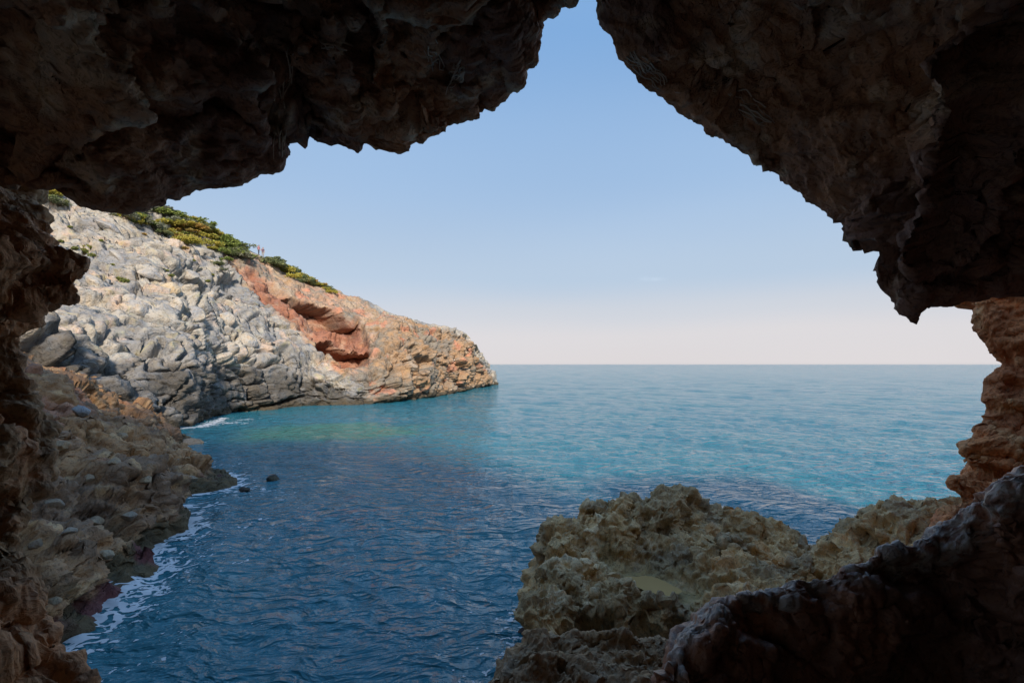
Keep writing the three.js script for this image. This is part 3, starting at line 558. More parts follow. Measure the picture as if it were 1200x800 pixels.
// ---------------------------------------------------------------- shore ledge under the headland
const shoreGeo = (() => {
  const w = [[20, 800], ...[[38, 773], [62, 752], [90, 732], [130, 692], [152, 672], [166, 665], [157, 642], [190, 627], [216, 618], [196, 602], [173, 588], [215, 581], [258, 573], [272, 566], [262, 558], [230, 552], [202, 548], [196, 538], [189, 530], [212, 523], [224, 519], [196, 514], [184, 507]]].map(([x, y]) => onSea(x, y));
  const inl = w.map((p, i) => { const t = i / (w.length - 1); return [lerp(-10.5, -32, Math.pow(t, 0.9)), 3.6 + 1.2 * Math.sin(t * 3.1), lerp(-7, -39, Math.pow(t, 1.15))]; });
  const f = (h, v) => w.map((p, i) => { const tipness = Math.exp(-(((i - 14) / 1.6) ** 2)) * 0.75, q = inl[i]; return [lerp(p[0], q[0], h), q[1] * v * (1 - tipness * (1 - h)) , lerp(p[2], q[2], h)]; });
  const rows = [w.map((p, i) => { const q = inl[i], l = Math.hypot(p[0] - q[0], p[2] - q[2]); return [p[0] + 0.9 * (p[0] - q[0]) / l, -1.3, p[2] + 0.9 * (p[2] - q[2]) / l]; }), w, f(0.09, 0.16), f(0.35, 0.42), f(0.7, 0.8), f(1, 1), w.map((p, i) => [inl[i][0] - 9, inl[i][1] + 4, inl[i][2] - 3])];
  return displaced(sheet(rows, [6, 44, 80, 74, 34, 8], 440, 2), (p, n, u, v, out) => {
    const [x, y, z] = p, jx = 0.3 * noise(x, y, z), jy = 0.3 * noise(x + 8, y, z);
    const shoreSide = sst(0.9, 1.9, v), q = y + 0.28 * x - 0.12 * z;
    const b1 = facet((x + jx) / 2.3, (q + jy) / 0.9, (z + jx) / 2.3, 0.8, 0.7, 0.3), b2 = facet((x + jx) / 0.75, (q + jy) / 0.32, (z + jy) / 0.75, 0.4, 0.42, 0.2);
    const big = fbm(x / 3.4 + 4, y / 3.4, z / 3.4, 3);
    const d = shoreSide * (1.5 * big + 0.8 * b1) + 0.25 * b2 * lerp(0.5, 1, shoreSide) + 0.05;
    out[0] = n[0] * d; out[1] = n[1] * d; out[2] = n[2] * d;
  }, (p, n, u, v, out) => {
    const [x, y, z] = p, q = y + 0.28 * x - 0.12 * z;
    const st = q / 0.42 + 1.2 * fbm(x / 2, y / 2, z / 2, 3), saw = st - Math.floor(st), lay = saw < 0.8 ? saw / 0.8 : (1 - saw) / 0.2;
    out[0] = 0.52 * (ridged(x / 1.9, q / 0.8, z / 1.9, 5) - 0.5) + 0.20 * (spiky(x / 0.6, q / 0.36, z / 0.6, 5) - 0.35) + 0.13 * (lay - 0.5) + 0.07 * fbm(x / 0.15, y / 0.15, z / 0.15, 3);
    caveStone(x / 1.6, y / 1.6, z / 1.6, [0.40, 0.225, 0.11], [0.23, 0.14, 0.085], [0.56, 0.36, 0.19], out);
    const redp = sst(0.16, 0.3, fbm(x / 2.4 + 33, y / 2.4, z / 2.4, 3)) * sst(1.4, 3, y);
    const h = y, s = fbm(x * 1.3, y * 1.3, z * 1.3, 4), weed = sst(0.12, -0.12, h - 0.42 - 0.5 * s), maroon = sst(0.02, 0.2, fbm(x / 1.2, 9, z / 1.2, 3) + (z > -14 ? 0.12 : -0.2));
    for (let q = 0; q < 3; q++) { out[3 + q] = lerp(out[3 + q], [0.40, 0.19, 0.12][q], 0.75 * redp); out[3 + q] = lerp(out[3 + q], lerp([0.08, 0.065, 0.035][q], [0.10, 0.025, 0.035][q], maroon), 0.9 * weed); out[3 + q] *= 1.1; }
  });
})();
const shore = tag(put('shore_ledge', shoreGeo, MAT.shore), 'low jagged brown rock ledge washed by the waves below the headland', 'rock ledge', null, 'structure');

// ---------------------------------------------------------------- the sea
const shorePts = [...waterline.map(p => [p[0], p[2]])], boulderPts = [[612, 765], [622, 755], [634, 748], [640, 742], [636, 730]].map(([x, y]) => { const p = onSea(x, y); return [p[0], p[2]]; });
function nearLine(pts, x, z) { let b = 1e9; for (let i = 1; i < pts.length; i++) { const ex = pts[i][0] - pts[i - 1][0], ez = pts[i][1] - pts[i - 1][1], t = clamp(((x - pts[i - 1][0]) * ex + (z - pts[i - 1][1]) * ez) / (ex * ex + ez * ez + 1e-9)); b = Math.min(b, (x - pts[i - 1][0] - ex * t) ** 2 + (z - pts[i - 1][1] - ez * t) ** 2); } return Math.sqrt(b); }
const swell = []; for (let i = 0; i < 22; i++) { const l = 0.9 * Math.pow(1.16, i), a = rr(-0.75, 0.75) + 0.5; swell.push([Math.cos(a + Math.PI / 2) * 2 * Math.PI / l, Math.sin(a + Math.PI / 2) * 2 * Math.PI / l, rr(0, 6.3), 0.006 * Math.pow(l, 0.5), l]); }
const calm = onSea(462, 745);
function seaHeight(x, z, cell) {
  const wx = 0.5 * noise(x / 5, 7, z / 5), wz = 0.5 * noise(x / 5 + 31, 7, z / 5);
  let h = 0;
  for (const s of swell) { const k = 1 - sst(0.22, 0.5, cell / s[4]); if (k > 0) h += k * s[3] * Math.sin(s[0] * (x + wx) + s[1] * (z + wz) + s[2]); }
  const rough = 0.75 + 0.8 * fbm(x / 14, 2, z / 14, 2);
  const c = 1 - 0.75 * Math.exp(-((x - calm[0]) ** 2 / 1.1 + (z - calm[2]) ** 2 / 0.8));
  const chop = (f, k, y) => { const q = 1 - sst(0.15, 0.45, cell * f); return q > 0 ? q * k * (ridged(x * f * 0.8 + z * f * 0.25, y, z * f * 1.35 - x * f * 0.3, 2) - 0.45) : 0; };
  h += rough * c * (chop(0.45, 0.10, 1) + chop(1.15, 0.105, 5) + chop(2.9, 0.06, 9) + chop(6.5, 0.022, 13));
  return h;
}
const SLOPE = 0.65;
const waterNormal = (() => {
  const size = 1024, H = new Float32Array(size * size);
  for (let j = 0; j < size; j++) for (let i = 0; i < size; i++) {
    const u = i / size, v = j / size, wx = 0.02 * tiling(u * 8, v * 8, 8, 5);
    let h = 0, a = 1, f = 9; for (let k = 0; k < 6; k++) { h += a * (1 - 1.6 * Math.abs(tiling((u + wx) * f, (v + wx) * f * 2, f * 2, 11 * k))); a *= 0.5; f *= 2; }
    H[j * size + i] = h;
  }
  const g = (a, b) => H[((b + size) % size) * size + (a + size) % size];
  let sum = 0; for (let j = 0; j < size; j += 3) for (let i = 0; i < size; i += 3) sum += (g(i + 1, j) - g(i - 1, j)) ** 2 + (g(i, j + 1) - g(i, j - 1)) ** 2;
  const k = SLOPE / Math.sqrt(sum / ((size / 3) ** 2));               // mean steepness of the ripples
  const t = texture(size, (u, v, c) => {
    const i = Math.round(u * size), j = Math.round(v * size);
    const dx = (g(i + 1, j) - g(i - 1, j)) * k, dy = (g(i, j + 1) - g(i, j - 1)) * k, l = Math.hypot(dx, dy, 1);
    c[0] = 0.5 - 0.5 * dx / l; c[1] = 0.5 - 0.5 * dy / l; c[2] = 0.5 + 0.5 / l;
  });
  t.repeat.set(1 / 10.7, 1 / 10.7);
  return t;
})();
const seaMat = new THREE.MeshPhysicalMaterial({ vertexColors: true, roughness: 0.07, ior: 1.333, specularIntensity: 0.85, normalMap: waterNormal, normalScale: new THREE.Vector2(1, 1) });
seaMat.name = 'sea water';
const green = onSea(395, 505);
function seaColour(x, z) {                                           // sea water over dark rock, and green water over pale sand
  const s = fbm(x / 13, 3, z / 13, 4), sand = sst(0.15, 0.75, Math.exp(-(((x - green[0]) / 7) ** 2 + ((z - green[2]) / 5.5) ** 2)) + 0.5 * fbm(x / 4, 8, z / 4, 3));
  const c = mix3([0.024, 0.17, 0.235], [0.03, 0.185, 0.24], sst(-0.3, 0.3, s));
  return mix3(c, [0.07, 0.27, 0.15], 0.6 * sand);
}
{
  const rs = [], nA = 540, A0 = -1.1, A1 = 1.1, R0 = 4.2, R1 = 1200, nR = 450;
  for (let j = 0; j <= nR; j++) rs.push(R0 * Math.pow(R1 / R0, j / nR));
  rs.push(2500, 5000, 10000, 24000);
  const n = rs.length * (nA + 1), P = new Float32Array(n * 3), U = new Float32Array(n * 2), C = new Float32Array(n * 3), I = new Uint32Array((rs.length - 1) * nA * 6);
  let o = 0;
  rs.forEach((r, j) => { for (let i = 0; i <= nA; i++, o++) {
    const a = lerp(A0, A1, i / nA), x = r * Math.sin(a), z = -r * Math.cos(a), c = seaColour(x, z);
    P[3 * o] = x; P[3 * o + 1] = j >= nR ? 0 : seaHeight(x, z, r * 0.0112); P[3 * o + 2] = z;
    U[2 * o] = x; U[2 * o + 1] = -z;
    for (let k = 0; k < 3; k++) C[3 * o + k] = c[k];
  } });
  let q = 0;
  for (let j = 0; j < rs.length - 1; j++) for (let i = 0; i < nA; i++) { const a = j * (nA + 1) + i, b = a + 1, c = a + nA + 1, d = c + 1; I[q++] = a; I[q++] = b; I[q++] = c; I[q++] = b; I[q++] = d; I[q++] = c; }
  const g = new THREE.BufferGeometry();
  g.setAttribute('position', new THREE.BufferAttribute(P, 3)); g.setAttribute('uv', new THREE.BufferAttribute(U, 2)); g.setAttribute('color', new THREE.BufferAttribute(C, 3)); g.setIndex(new THREE.BufferAttribute(I, 1));
  g.computeVertexNormals();
  tag(put('sea', g, seaMat), 'blue green rippled sea reaching to the horizon', 'sea', null, 'structure');
}

// ---------------------------------------------------------------- foam: torn sheets and threads of bubbles lying on the water
{
  const pos = [], idx = [], V = (x, z) => { const r = Math.hypot(x, z); pos.push(x, seaHeight(x, z, r * 0.0112) + 0.010 + 0.004 * noise(x * 9, 2, z * 9), z); return pos.length / 3 - 1; };
  const froth = (x, z) => {
    const wx = 0.25 * noise(x * 2.6, 3, z * 2.6), wz = 0.25 * noise(x * 2.6 + 8, 3, z * 2.6);
    const a = 1 - Math.abs(noise((x + wx) * 2.3, 4, (z + wz) * 2.9)) * 2.4, b = 1 - Math.abs(noise((x + wz) * 6.3, 8, (z + wx) * 7.5)) * 2.2;
    return 0.5 * a + 0.42 * b + 0.42 * fbm(x * 11, 1, z * 11, 3) + 0.35 * fbm(x * 0.9, 6, z * 0.9, 2);
  };
  const fill = (x0, x1, z0, z1, cell, level) => {
    const nx = Math.ceil((x1 - x0) / cell), nz = Math.ceil((z1 - z0) / cell), F = new Float32Array((nx + 1) * (nz + 1));
    for (let j = 0; j <= nz; j++) for (let i = 0; i <= nx; i++) { const x = x0 + i * cell, z = z0 + j * cell, l = level(x, z); F[j * (nx + 1) + i] = l < 0.05 ? -1 : froth(x, z) - (1.28 - l); }
    const tri = (a, b, c) => {
      const p = [a, b, c], out = [];
      for (let k = 0; k < 3; k++) { const A = p[k], B = p[(k + 1) % 3]; if (A[2] > 0) out.push(A); if ((A[2] > 0) !== (B[2] > 0)) { const t = A[2] / (A[2] - B[2]); out.push([lerp(A[0], B[0], t), lerp(A[1], B[1], t), 0]); } }
      if (out.length < 3) return;
      const id = out.map(q => V(q[0], q[1])); for (let k = 2; k < id.length; k++) idx.push(id[0], id[k - 1], id[k]);
    };
    for (let j = 0; j < nz; j++) for (let i = 0; i < nx; i++) {
      const f = (a, b) => [x0 + (i + a) * cell, z0 + (j + b) * cell, F[(j + b) * (nx + 1) + i + a]];
      const A = f(0, 0), B = f(1, 0), C = f(1, 1), D = f(0, 1);
      if (A[2] <= 0 && B[2] <= 0 && C[2] <= 0 && D[2] <= 0) continue;
      tri(A, D, B); tri(B, D, C);
    }
  };
  const spots = [[192, 512, 2.2, 0.5], [200, 528, 2.2, 0.45], [262, 495, 3.0, 0.55], [285, 491, 1.6, 0.5], [195, 586, 1.6, 0.5], [222, 600, 1.7, 0.45], [285, 577, 1.6, 0.4], [320, 580, 2.4, 0.26], [250, 545, 2.4, 0.3], [150, 700, 1.2, 0.4], [85, 752, 0.9, 0.5], [170, 655, 1.0, 0.4], [632, 748, 0.8, 0.45], [610, 772, 0.7, 0.35], [300, 610, 3.0, 0.2]].map(([x, y, r, k]) => { const p = onSea(x, y); return [p[0], p[2], r, k]; });
  const level = (x, z) => {
    const e = Math.min(nearLine(shorePts, x, z), nearLine(boulderPts, x, z) + 0.3);
    let l = 0.85 * Math.exp(-e / 0.6) + 0.30 * Math.exp(-e / 2.0);
    for (const q of spots) l = Math.max(l, 1.25 * q[3] * Math.exp(-((x - q[0]) ** 2 + (z - q[1]) ** 2) / (q[2] * q[2])) + 0.15 * l);
    return l;
  };
  fill(-11, 1.5, -17, -7.5, 0.036, (x, z) => level(x, z) + 0.24);
  fill(-28, 4, -50, -17, 0.1, (x, z) => level(x, z) + 0.08 + (z > -30 && x < 0 ? 0.09 : 0));
  const g = new THREE.BufferGeometry();
  g.setAttribute('position', new THREE.Float32BufferAttribute(pos, 3)); g.setIndex(idx); g.computeVertexNormals();
  const m = new THREE.MeshStandardMaterial({ color: new THREE.Color().setRGB(0.72, 0.76, 0.80), roughness: 0.7, side: THREE.DoubleSide, transparent: true, opacity: 0.85 }); m.name = 'foam';
  tag(put('sea_foam', g, m), 'white foam threads and patches on the water along the rocks', 'foam', null, 'stuff');
}

// ---------------------------------------------------------------- loose rocks
function stone(r, sd, angular, colours, gain = 1) {                  // broken block: cut by random planes, then roughened
  const g0 = mergeVertices((() => { const q = new THREE.IcosahedronGeometry(1, 9); q.deleteAttribute('uv'); q.deleteAttribute('normal'); return q; })());
  const P = g0.attributes.position.array, planes = [];
  const keep = seed; seed = 1000 + sd * 7919;
  for (let k = 0; k < 11; k++) { const v = new THREE.Vector3(rr(-1, 1), rr(-1, 1), rr(-1, 1)).normalize(); planes.push([v, rr(0.55, 0.85)]); }
  const off = rr(0, 90); seed = keep;
  const C = new Float32Array(P.length), v = new THREE.Vector3(), out = new Float32Array(6);
  for (let o = 0; o < P.length; o += 3) {
    v.set(P[o], P[o + 1], P[o + 2]).normalize();
    let k = 1; for (const [n, d] of planes) { const t = v.dot(n); if (t > 0) k = Math.min(k, lerp(1, d / t, angular)); }
    k += 0.10 * (ridged(v.x * 1.7 + off, v.y * 1.7, v.z * 1.7, 4) - 0.5);
    v.multiplyScalar(k); P[o] = v.x * r[0]; P[o + 1] = v.y * r[1]; P[o + 2] = v.z * r[2];
    caveStone(P[o] + off, P[o + 1], P[o + 2], ...colours, out, gain);
    C[o] = out[3]; C[o + 1] = out[4]; C[o + 2] = out[5];
  }
  g0.computeVertexNormals();
  return boxed(P, g0.attributes.normal.array, C, g0.index.array);
}
const whiteStone = [[0.53, 0.47, 0.39], [0.40, 0.38, 0.36], [0.52, 0.40, 0.29]], brownStone = [[0.40, 0.29, 0.18], [0.31, 0.25, 0.19], [0.48, 0.38, 0.25]], weedStone = [[0.05, 0.045, 0.04], [0.08, 0.06, 0.05], [0.1, 0.09, 0.06]];
[[175, 321, 13, 8], [198, 335, 10, 8], [165, 361, 17, 9], [211, 357, 11, 10], [149, 351, 8, 8], [230, 366, 14, 11], [94, 264, 14, 6], [127, 264, 13, 6], [247, 345, 10, 7], [265, 372, 11, 10], [110, 330, 11, 6], [140, 300, 12, 6], [225, 320, 10, 7], [290, 400, 11, 9]].forEach(([px, py, w, h], i) => {
  const s = headAt(px, py); if (!s) return;
  const m = s.d / FPX, o = put('rock_block', stone([w * m * 1.15, h * m * 1.1, w * m * 0.8], i + 3, 0.85, i === 1 ? [[0.60, 0.45, 0.28], [0.58, 0.47, 0.33], [0.5, 0.36, 0.2]] : whiteStone), MAT.cliff, headland);
  o.position.copy(s.p).addScaledVector(s.n, -0.25 * h * m); o.rotation.set(rr(-0.3, 0.3), rr(-0.6, 0.6), -0.45 + rr(-0.2, 0.2));
  if (i === 1) o.userData.label = 'ochre block wedged in the white slope';
});
const shoreAt = seenOn(shore);
[[88, 668, 19, 12, 'grey brown boulder with a flat top sitting on the shore ledge above dark weed'], [62, 702, 11, 8], [122, 648, 9, 7], [46, 640, 9, 7], [150, 602, 9, 6], [62, 588, 12, 8], [102, 562, 9, 7], [132, 540, 8, 6], [172, 562, 8, 5], [72, 520, 11, 7], [92, 480, 10, 8, 'blue grey block lying at the foot of the white slope'], [57, 468, 8, 6], [207, 541, 6, 4], [226, 560, 8, 4], [112, 610, 9, 6], [80, 620, 8, 6], [140, 510, 8, 6]].forEach(([px, py, w, h, label], i) => {
  const s = shoreAt(px, py); if (!s) return;
  const m = s.d / FPX, o = put('fallen_boulder', stone([w * m, h * m, w * m * 0.85], i + 40, 0.9, i === 10 ? [[0.34, 0.35, 0.36], [0.40, 0.41, 0.42], [0.3, 0.3, 0.3]] : brownStone), MAT.shore);
  o.position.copy(s.p); o.position.y -= 0.2 * h * m; o.rotation.set(rr(-0.25, 0.25), rr(-1.5, 1.5), rr(-0.25, 0.25));
  const spot = px > 180 ? 'on the low tongue of the shore ledge' : py > 630 ? 'on the shore ledge beside the nearest foam' : py > 575 ? 'half way along the shore ledge' : 'on the shore ledge below the grey cliff';
  tag(o, label || `small angular brown boulder lying ${spot}`, 'boulder', label ? undefined : `loose boulders ${spot}`);
});
[[320, 564, 0.30, 0.24, 'dark wet rock standing alone in the water off the shore ledge'], [286, 575, 0.26, 0.12, 'low dark rock awash beside the tip of the shore ledge'], [222, 521, 0.8, 0.35, 'flat brown rock awash at the foot of the grey cliff']].forEach(([px, py, w, h, label], i) => {
  const p = onSea(px, py), o = put('sea_rock', stone([w, h, w * 0.8], i + 70, 0.6, i === 2 ? brownStone : weedStone), MAT.shore);
  o.position.set(p[0], 0.05, p[2]); o.rotation.y = rr(0, 3); tag(o, label, 'rock');
});

// ---------------------------------------------------------------- shrubs and tufts on the slope
function foliage(sd, leaves, size, palette, lobes, flat, spread = 0.85) {
  const keep = seed; seed = 5000 + sd * 977;
  const pos = [], col = [], idx = [], L = [];
  for (let k = 0; k < lobes; k++) { const a = rr(0, 6.283), r = Math.sqrt(rnd()) * spread; L.push([r * Math.cos(a), rr(0.12, 0.6) * (1 - 0.4 * r) * flat, r * Math.sin(a), rr(0.14, 0.34), rr(0, 1)]); }
  const v = new THREE.Vector3(), a = new THREE.Vector3(), b = new THREE.Vector3(), c = new THREE.Vector3();
  for (let k = 0; k < leaves; k++) {
    const l = L[Math.floor(rnd() * lobes)];
    v.set(rr(-1, 1), rr(-0.6, 1), rr(-1, 1)).normalize(); const rad = l[3] * Math.pow(rnd(), 0.35);
    const x = l[0] + v.x * rad, y = Math.max(0.02, l[1] + v.y * rad * flat), z = l[2] + v.z * rad;
    a.set(rr(-1, 1), rr(-0.4, 1), rr(-1, 1)).normalize(); b.set(rr(-1, 1), rr(-1, 1), rr(-1, 1)).cross(a).normalize();
    const s = size * rr(0.6, 1.3), w = s * 0.42, o = pos.length / 3;
    pos.push(x, y, z, x + a.x * s * 0.5 + b.x * w, y + a.y * s * 0.5 + b.y * w, z + a.z * s * 0.5 + b.z * w, x + a.x * s, y + a.y * s, z + a.z * s, x + a.x * s * 0.5 - b.x * w, y + a.y * s * 0.5 - b.y * w, z + a.z * s * 0.5 - b.z * w);
    const t = clamp(l[4] + rr(-0.3, 0.3)), q = mix3(palette[0], palette[1], t), j = rr(0.8, 1.2);
    for (let e = 0; e < 4; e++) col.push(q[0] * j, q[1] * j, q[2] * j);
    idx.push(o, o + 1, o + 2, o, o + 2, o + 3);
  }
  seed = keep;
  const g = new THREE.BufferGeometry();
  g.setAttribute('position', new THREE.Float32BufferAttribute(pos, 3)); g.setAttribute('color', new THREE.Float32BufferAttribute(col, 3)); g.setIndex(idx); g.computeVertexNormals();
  return g;
}
const leafMat = new THREE.MeshPhysicalMaterial({ vertexColors: true, roughness: 0.9, transmission: 0.3, thickness: 0, side: THREE.DoubleSide, specularIntensity: 0.3 }); leafMat.name = 'leaves';
const woodMat = new THREE.MeshStandardMaterial({ color: new THREE.Color().setRGB(0.16, 0.11, 0.07), roughness: 0.95 }); woodMat.name = 'wood';
const stemGeo = (sd) => { const keep = seed; seed = 900 + sd * 31; const list = []; for (let k = 0; k < 5; k++) { const a = rr(0, 6.28), r = rr(0.15, 0.5); const c = new THREE.CatmullRomCurve3([new THREE.Vector3(0, -0.12, 0), new THREE.Vector3(0.4 * r * Math.cos(a), 0.18, 0.4 * r * Math.sin(a)), new THREE.Vector3(r * Math.cos(a), 0.45, r * Math.sin(a))]); list.push(new THREE.TubeGeometry(c, 5, 0.022, 5)); } seed = keep; return mergeGeometries(list); };
const PAL = { yellow: [[0.55, 0.44, 0.08], [0.40, 0.38, 0.08]], green: [[0.20, 0.27, 0.07], [0.30, 0.33, 0.08]], dark: [[0.15, 0.185, 0.08], [0.24, 0.25, 0.11]], ochre: [[0.52, 0.32, 0.09], [0.38, 0.33, 0.10]], grey: [[0.27, 0.27, 0.18], [0.19, 0.205, 0.14]] };
const LABEL = { yellow: 'yellow green', green: 'fresh green', dark: 'dark green', ochre: 'ochre brown', grey: 'grey green' };
const where = (px, py) => px < 100 ? 'at the top of the white slope, under the cave roof edge' : px < 190 ? 'on the crest right below the hanging roof lobe' : px < 250 ? (py > 270 ? 'at the lower edge of the scrub, above white rock' : 'high on the crest above the white slope') : px < 303 ? 'on the crest between the white slope and the two people' : px < 350 ? 'on the crest above the red hollow' : 'in the thin tail of scrub on the crest of orange rock';
const proto = {};
for (const k of Object.keys(PAL)) proto[k] = [0, 1].map(i => [foliage(i * 7 + k.length * 3 + k.charCodeAt(0), 1400, 0.135, PAL[k], 17, 0.8), stemGeo(i + k.length)]);
function shrub(px, py, w, kind, hk = 1) {
  if (px > 286 && px < 316) { if (py < 301) return; w = Math.min(w, 8); }
  const s = headAt(px, py); if (!s) return;
  const o = new THREE.Group(); o.name = numbered('shrub'); scene.add(o);
  const [leaves, stems] = proto[kind][Math.floor(rnd() * 2)];
  put('foliage', leaves, leafMat, o); put('stem', stems, woodMat, o);
  const m = w * s.d / FPX * 0.78;
  o.position.copy(s.p); o.position.y -= 0.04 * m; o.rotation.y = rr(0, 6.28); o.scale.set(m, m * hk, m);
  const w0 = where(px, py); tag(o, `${LABEL[kind]} shrub ${w0}`, 'shrub', `${LABEL[kind]} shrubs ${w0}`);
}
const pick = (a) => a[Math.floor(rnd() * a.length)];
{ // the scrub along the crest, from the roof's edge down to the tip of the green
  const up = [[135, 246], [165, 240], [200, 240], [230, 252], [262, 266], [285, 279], [300, 292]], lo = [[135, 254], [165, 262], [200, 276], [222, 288], [246, 304], [270, 303], [300, 300]];
  for (let i = 0; i < 84; i++) {
    const t = Math.pow(rnd(), 0.85) * 5.99, k = Math.floor(t), f = t - k, g = rnd();
    const x = lerp(up[k][0], up[k + 1][0], f), a = lerp(up[k][1], up[k + 1][1], f), b = lerp(lo[k][1], lo[k + 1][1], f), low = g > 0.5;
    const kind = x < 190 ? pick(['grey', 'dark', 'grey', 'green']) : x < 255 ? pick(low ? ['yellow', 'yellow', 'ochre', 'green'] : ['green', 'yellow', 'grey', 'ochre', 'dark']) : pick(['dark', 'green', 'green', 'dark', 'grey']);
    shrub(x + rr(-3, 3), lerp(a + 4, b, g), rr(9, 26), kind, rr(0.5, 0.9));
  }
  for (let i = 0; i < 26; i++) { const t = i / 25, x = lerp(312, 392, t) + rr(-2, 2), y = lerp(300, 338, t); shrub(x, y + rr(-1, 7) * (1 - 0.5 * t), lerp(20, 9, t) * rr(0.8, 1.2), pick(i < 4 ? ['ochre', 'dark'] : i % 2 ? ['yellow', 'ochre', 'yellow'] : ['dark', 'green', 'dark']), rr(0.75, 1)); }
  for (const [x, y, w, k] of [[40, 228, 14, 'yellow'], [48, 232, 16, 'green'], [56, 229, 18, 'yellow'], [62, 238, 18, 'dark'], [70, 241, 16, 'grey'], [52, 238, 14, 'grey'], [146, 254, 16, 'yellow'], [156, 258, 18, 'yellow'], [165, 263, 14, 'yellow'], [172, 262, 18, 'grey'], [180, 268, 20, 'grey'], [190, 274, 16, 'dark'], [255, 310, 10, 'dark'], [262, 316, 8, 'grey']]) shrub(x, y, w, k);
}
const tuftGeo = [0, 1, 2].map(i => foliage(300 + i, 420, 0.2, i === 2 ? PAL.ochre : [[0.26, 0.26, 0.06], [0.20, 0.23, 0.07]], 6, 0.5, 0.3));
for (const [x, y, w, k] of [[88, 290, 10, 0], [95, 297, 14, 0], [101, 292, 12, 1], [108, 299, 10, 0], [72, 284, 8, 0], [139, 327, 11, 0], [146, 329, 12, 0], [162, 340, 6, 1], [131, 309, 6, 1], [189, 300, 9, 2], [192, 318, 9, 1], [201, 324, 8, 0], [216, 290, 10, 2], [187, 298, 7, 2], [213, 322, 6, 1], [228, 305, 6, 1], [242, 330, 7, 1], [80, 268, 7, 0], [120, 283, 7, 1], [250, 322, 6, 1], [168, 276, 7, 2]]) {
  const s = headAt(x, y); if (!s) continue;
  const o = put('plant_tuft', tuftGeo[k], leafMat), m = w * s.d / FPX * 0.6;
  o.position.copy(s.p); o.position.y -= 0.05 * m; o.rotation.y = rr(0, 6); o.scale.setScalar(m * 1.4);
  tag(o, k === 2 ? 'low rusty brown tuft of plants growing in a crack of the pale slope' : 'low yellow green tuft of plants growing in a crack of the pale slope', 'plant', k === 2 ? 'rusty tufts on the slope' : 'yellow green tufts on the slope');
}

// ---------------------------------------------------------------- two walkers on the crest
function person(pose, colours) {
  const J = { head: [0.02, 1.60, 0.03, 0.105, 0.095], neck: [0, 1.47, 0, 0.055], chest: [0, 1.28, 0, 0.155], waist: [0, 1.05, 0, 0.125], hip: [0, 0.92, 0, 0.15] };
  const B = [[[0.02, 1.58, 0.03], [0.02, 1.64, 0.02], 0.095, 0.10], [[0, 1.42, 0], [0.01, 1.53, 0.01], 0.06, 0.055], [[-0.15, 1.36, 0], [0.15, 1.36, 0], 0.085, 0.085], [[0, 1.32, 0], [0, 1.02, 0], 0.15, 0.125], [[0, 1.02, 0], [0, 0.92, 0], 0.13, 0.15]];
  for (const s of [-1, 1]) {
    const k = pose.knee[s < 0 ? 0 : 1], e = pose.elbow[s < 0 ? 0 : 1], h = pose.hand[s < 0 ? 0 : 1];
    B.push([[0.09 * s, 0.9, 0], [0.10 * s, 0.5, k], 0.085, 0.06], [[0.10 * s, 0.5, k], [0.10 * s, 0.09, k * 0.2], 0.058, 0.042], [[0.10 * s, 0.05, k * 0.2 - 0.04], [0.12 * s, 0.04, k * 0.2 + 0.15], 0.042, 0.035]);
    B.push([[0.19 * s, 1.38, 0], e, 0.052, 0.042], [e, h, 0.04, 0.03], [h, [h[0], h[1] - 0.09, h[2] + 0.02], 0.032, 0.022]);
  }
  const size = 72, mc = new MarchingCubes(size, new THREE.MeshStandardMaterial(), false, false, 60000);
  mc.isolation = 0;
  for (let z = 0; z < size; z++) for (let y = 0; y < size; y++) for (let x = 0; x < size; x++) {
    const half = size / 2, p = [(x - half) / half * 0.95, (y - half) / half * 0.95 + 0.88, (z - half) / half * 0.95];
    let d = 9;
    for (const [a, b, ra, rb] of B) {
      const ex = b[0] - a[0], ey = b[1] - a[1], ez = b[2] - a[2], t = clamp(((p[0] - a[0]) * ex + (p[1] - a[1]) * ey + (p[2] - a[2]) * ez) / (ex * ex + ey * ey + ez * ez));
      const q = Math.hypot(p[0] - a[0] - ex * t, p[1] - a[1] - ey * t, p[2] - a[2] - ez * t) - lerp(ra, rb, t), h = clamp(0.5 + 0.5 * (d - q) / 0.05);
      d = lerp(d, q, h) - 0.05 * h * (1 - h);
    }
    mc.field[x + y * size + z * size * size] = -d;
  }
  mc.update();
  const n = mc.count, P = new Float32Array(n * 3), N = new Float32Array(n * 3), C = new Float32Array(n * 3);
  for (let i = 0; i < n; i++) {
    for (let k = 0; k < 3; k++) { P[3 * i + k] = mc.positionArray[3 * i + k] * 0.95 + (k === 1 ? 0.88 : 0); N[3 * i + k] = mc.normalArray[3 * i + k]; }
    const [x, y, z] = [P[3 * i], P[3 * i + 1], P[3 * i + 2]], arm = Math.abs(x) > 0.2;
    const c = y > 1.50 ? (z < 0.05 || y > 1.66 ? colours.hair : colours.skin) : y > 1.40 && Math.abs(x) < 0.07 ? colours.skin : arm && y < 1.25 && y > 0.65 ? colours.skin : y > 0.93 ? colours.shirt : y > 0.1 ? colours.trousers : [0.05, 0.05, 0.05];
    C[3 * i] = c[0]; C[3 * i + 1] = c[1]; C[3 * i + 2] = c[2];
  }
  const g = new THREE.BufferGeometry();
  g.setAttribute('position', new THREE.BufferAttribute(P, 3)); g.setAttribute('normal', new THREE.BufferAttribute(N, 3)); g.setAttribute('color', new THREE.BufferAttribute(C, 3));
  const m = new THREE.MeshStandardMaterial({ vertexColors: true, roughness: 0.85 }); m.name = 'clothes and skin';
  return put('person', g, m);
}
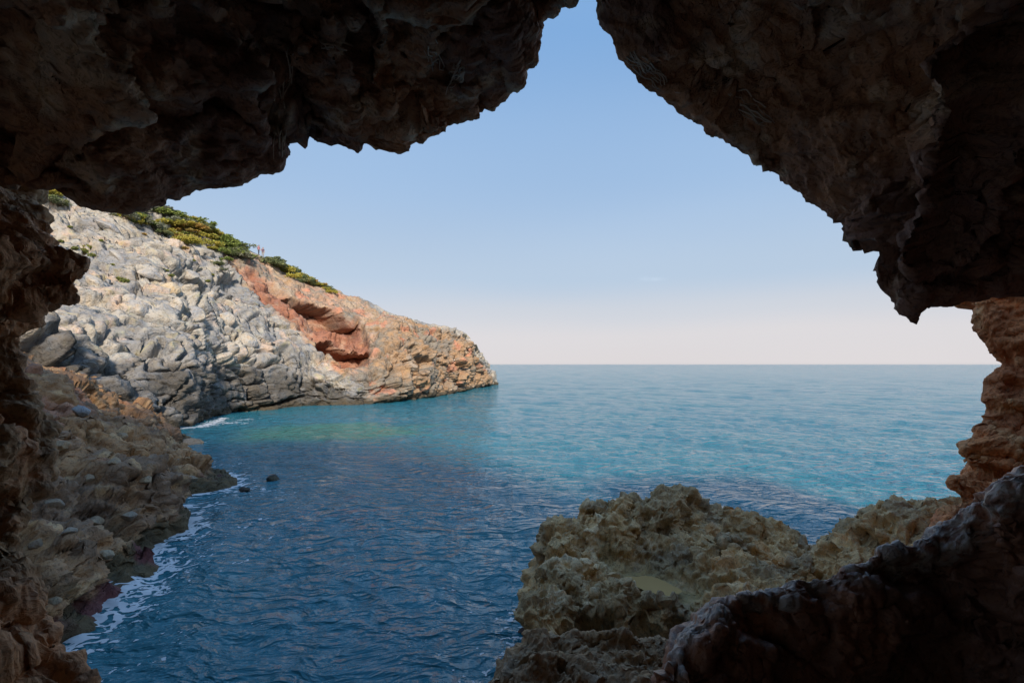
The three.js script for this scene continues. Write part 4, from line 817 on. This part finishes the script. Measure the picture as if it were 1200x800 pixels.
{
  const skin = [0.45, 0.28, 0.20], hair = [0.03, 0.02, 0.015];
  const a = person({ knee: [0.10, -0.02], elbow: [[-0.25, 1.12, -0.06], [0.25, 1.12, 0.02]], hand: [[-0.24, 0.88, 0.05], [0.24, 0.92, 0.16]] }, { skin, hair, shirt: [0.45, 0.20, 0.22], trousers: [0.10, 0.11, 0.15] });
  const b = person({ knee: [0.02, 0.14], elbow: [[-0.27, 1.15, 0.02], [0.25, 1.12, -0.08]], hand: [[-0.16, 1.05, 0.22], [0.26, 0.88, 0.0]] }, { skin, hair, shirt: [0.16, 0.09, 0.13], trousers: [0.30, 0.26, 0.22] });
  const s1 = headAt(302, 297), s2 = headAt(308, 300);
  a.position.copy(s1.p); a.position.y -= 0.05; a.rotation.y = 1.2;
  b.position.copy(s2.p); b.position.y -= 0.05; b.rotation.y = 0.6;
  tag(a, 'person in a pink top standing among the shrubs on the crest', 'person');
  tag(b, 'person in a dark top standing beside the one in pink on the crest', 'person');
}

// ---------------------------------------------------------------- pale stringy growth on the cave roof
const roofAt = seenOn(roof);
const rootMat = new THREE.MeshStandardMaterial({ color: new THREE.Color().setRGB(0.52, 0.44, 0.36), roughness: 0.85 }); rootMat.name = 'dry root';
[[545, 70, 522, 112, 12, 9, 'pale root tangle slanting down the roof lobe beside the sky gap'], [365, 45, 412, 62, 9, 7, 'pale root strand lying across the dark roof above the notch'], [338, 50, 325, 195, 12, 10, 'brown root fringe hanging down beside the notch in the roof'], [500, 40, 520, 90, 5, 10, 'thin root strands high on the dark roof'], [735, 60, 800, 120, 10, 12, 'root tangle along the edge of the big right overhang of the roof'], [830, 95, 915, 150, 6, 16, 'few thin roots on the underside of the big overhang']].forEach(([x0, y0, x1, y1, n, spread, label]) => {
  const o = new THREE.Group(); o.name = numbered('root_tangle'); tag(o, label, 'roots');
  const c = roofAt((x0 + x1) / 2, (y0 + y1) / 2); if (!c) return;
  o.position.copy(c.p); scene.add(o);
  for (let k = 0; k < n; k++) {
    const pts = [], t0 = rr(0, 0.35), t1 = rr(0.6, 1), ox = rr(-spread, spread), oy = rr(-spread, spread) * 0.6;
    for (let i = 0; i <= 7; i++) { const t = lerp(t0, t1, i / 7), s = roofAt(lerp(x0, x1, t) + ox * (1 - 0.4 * t) + rr(-3, 3), lerp(y0, y1, t) + oy + rr(-2.5, 2.5)); if (s) pts.push(s.p.clone().addScaledVector(s.n, 0.015).sub(c.p)); }
    const ok = pts.filter((p, i) => !i || p.distanceTo(pts[i - 1]) < 0.35);
    if (ok.length > 3) put('root', new THREE.TubeGeometry(new THREE.CatmullRomCurve3(ok), 18, rr(0.004, 0.011), 5), rootMat, o);
  }
});
renderer.render(scene, camera);
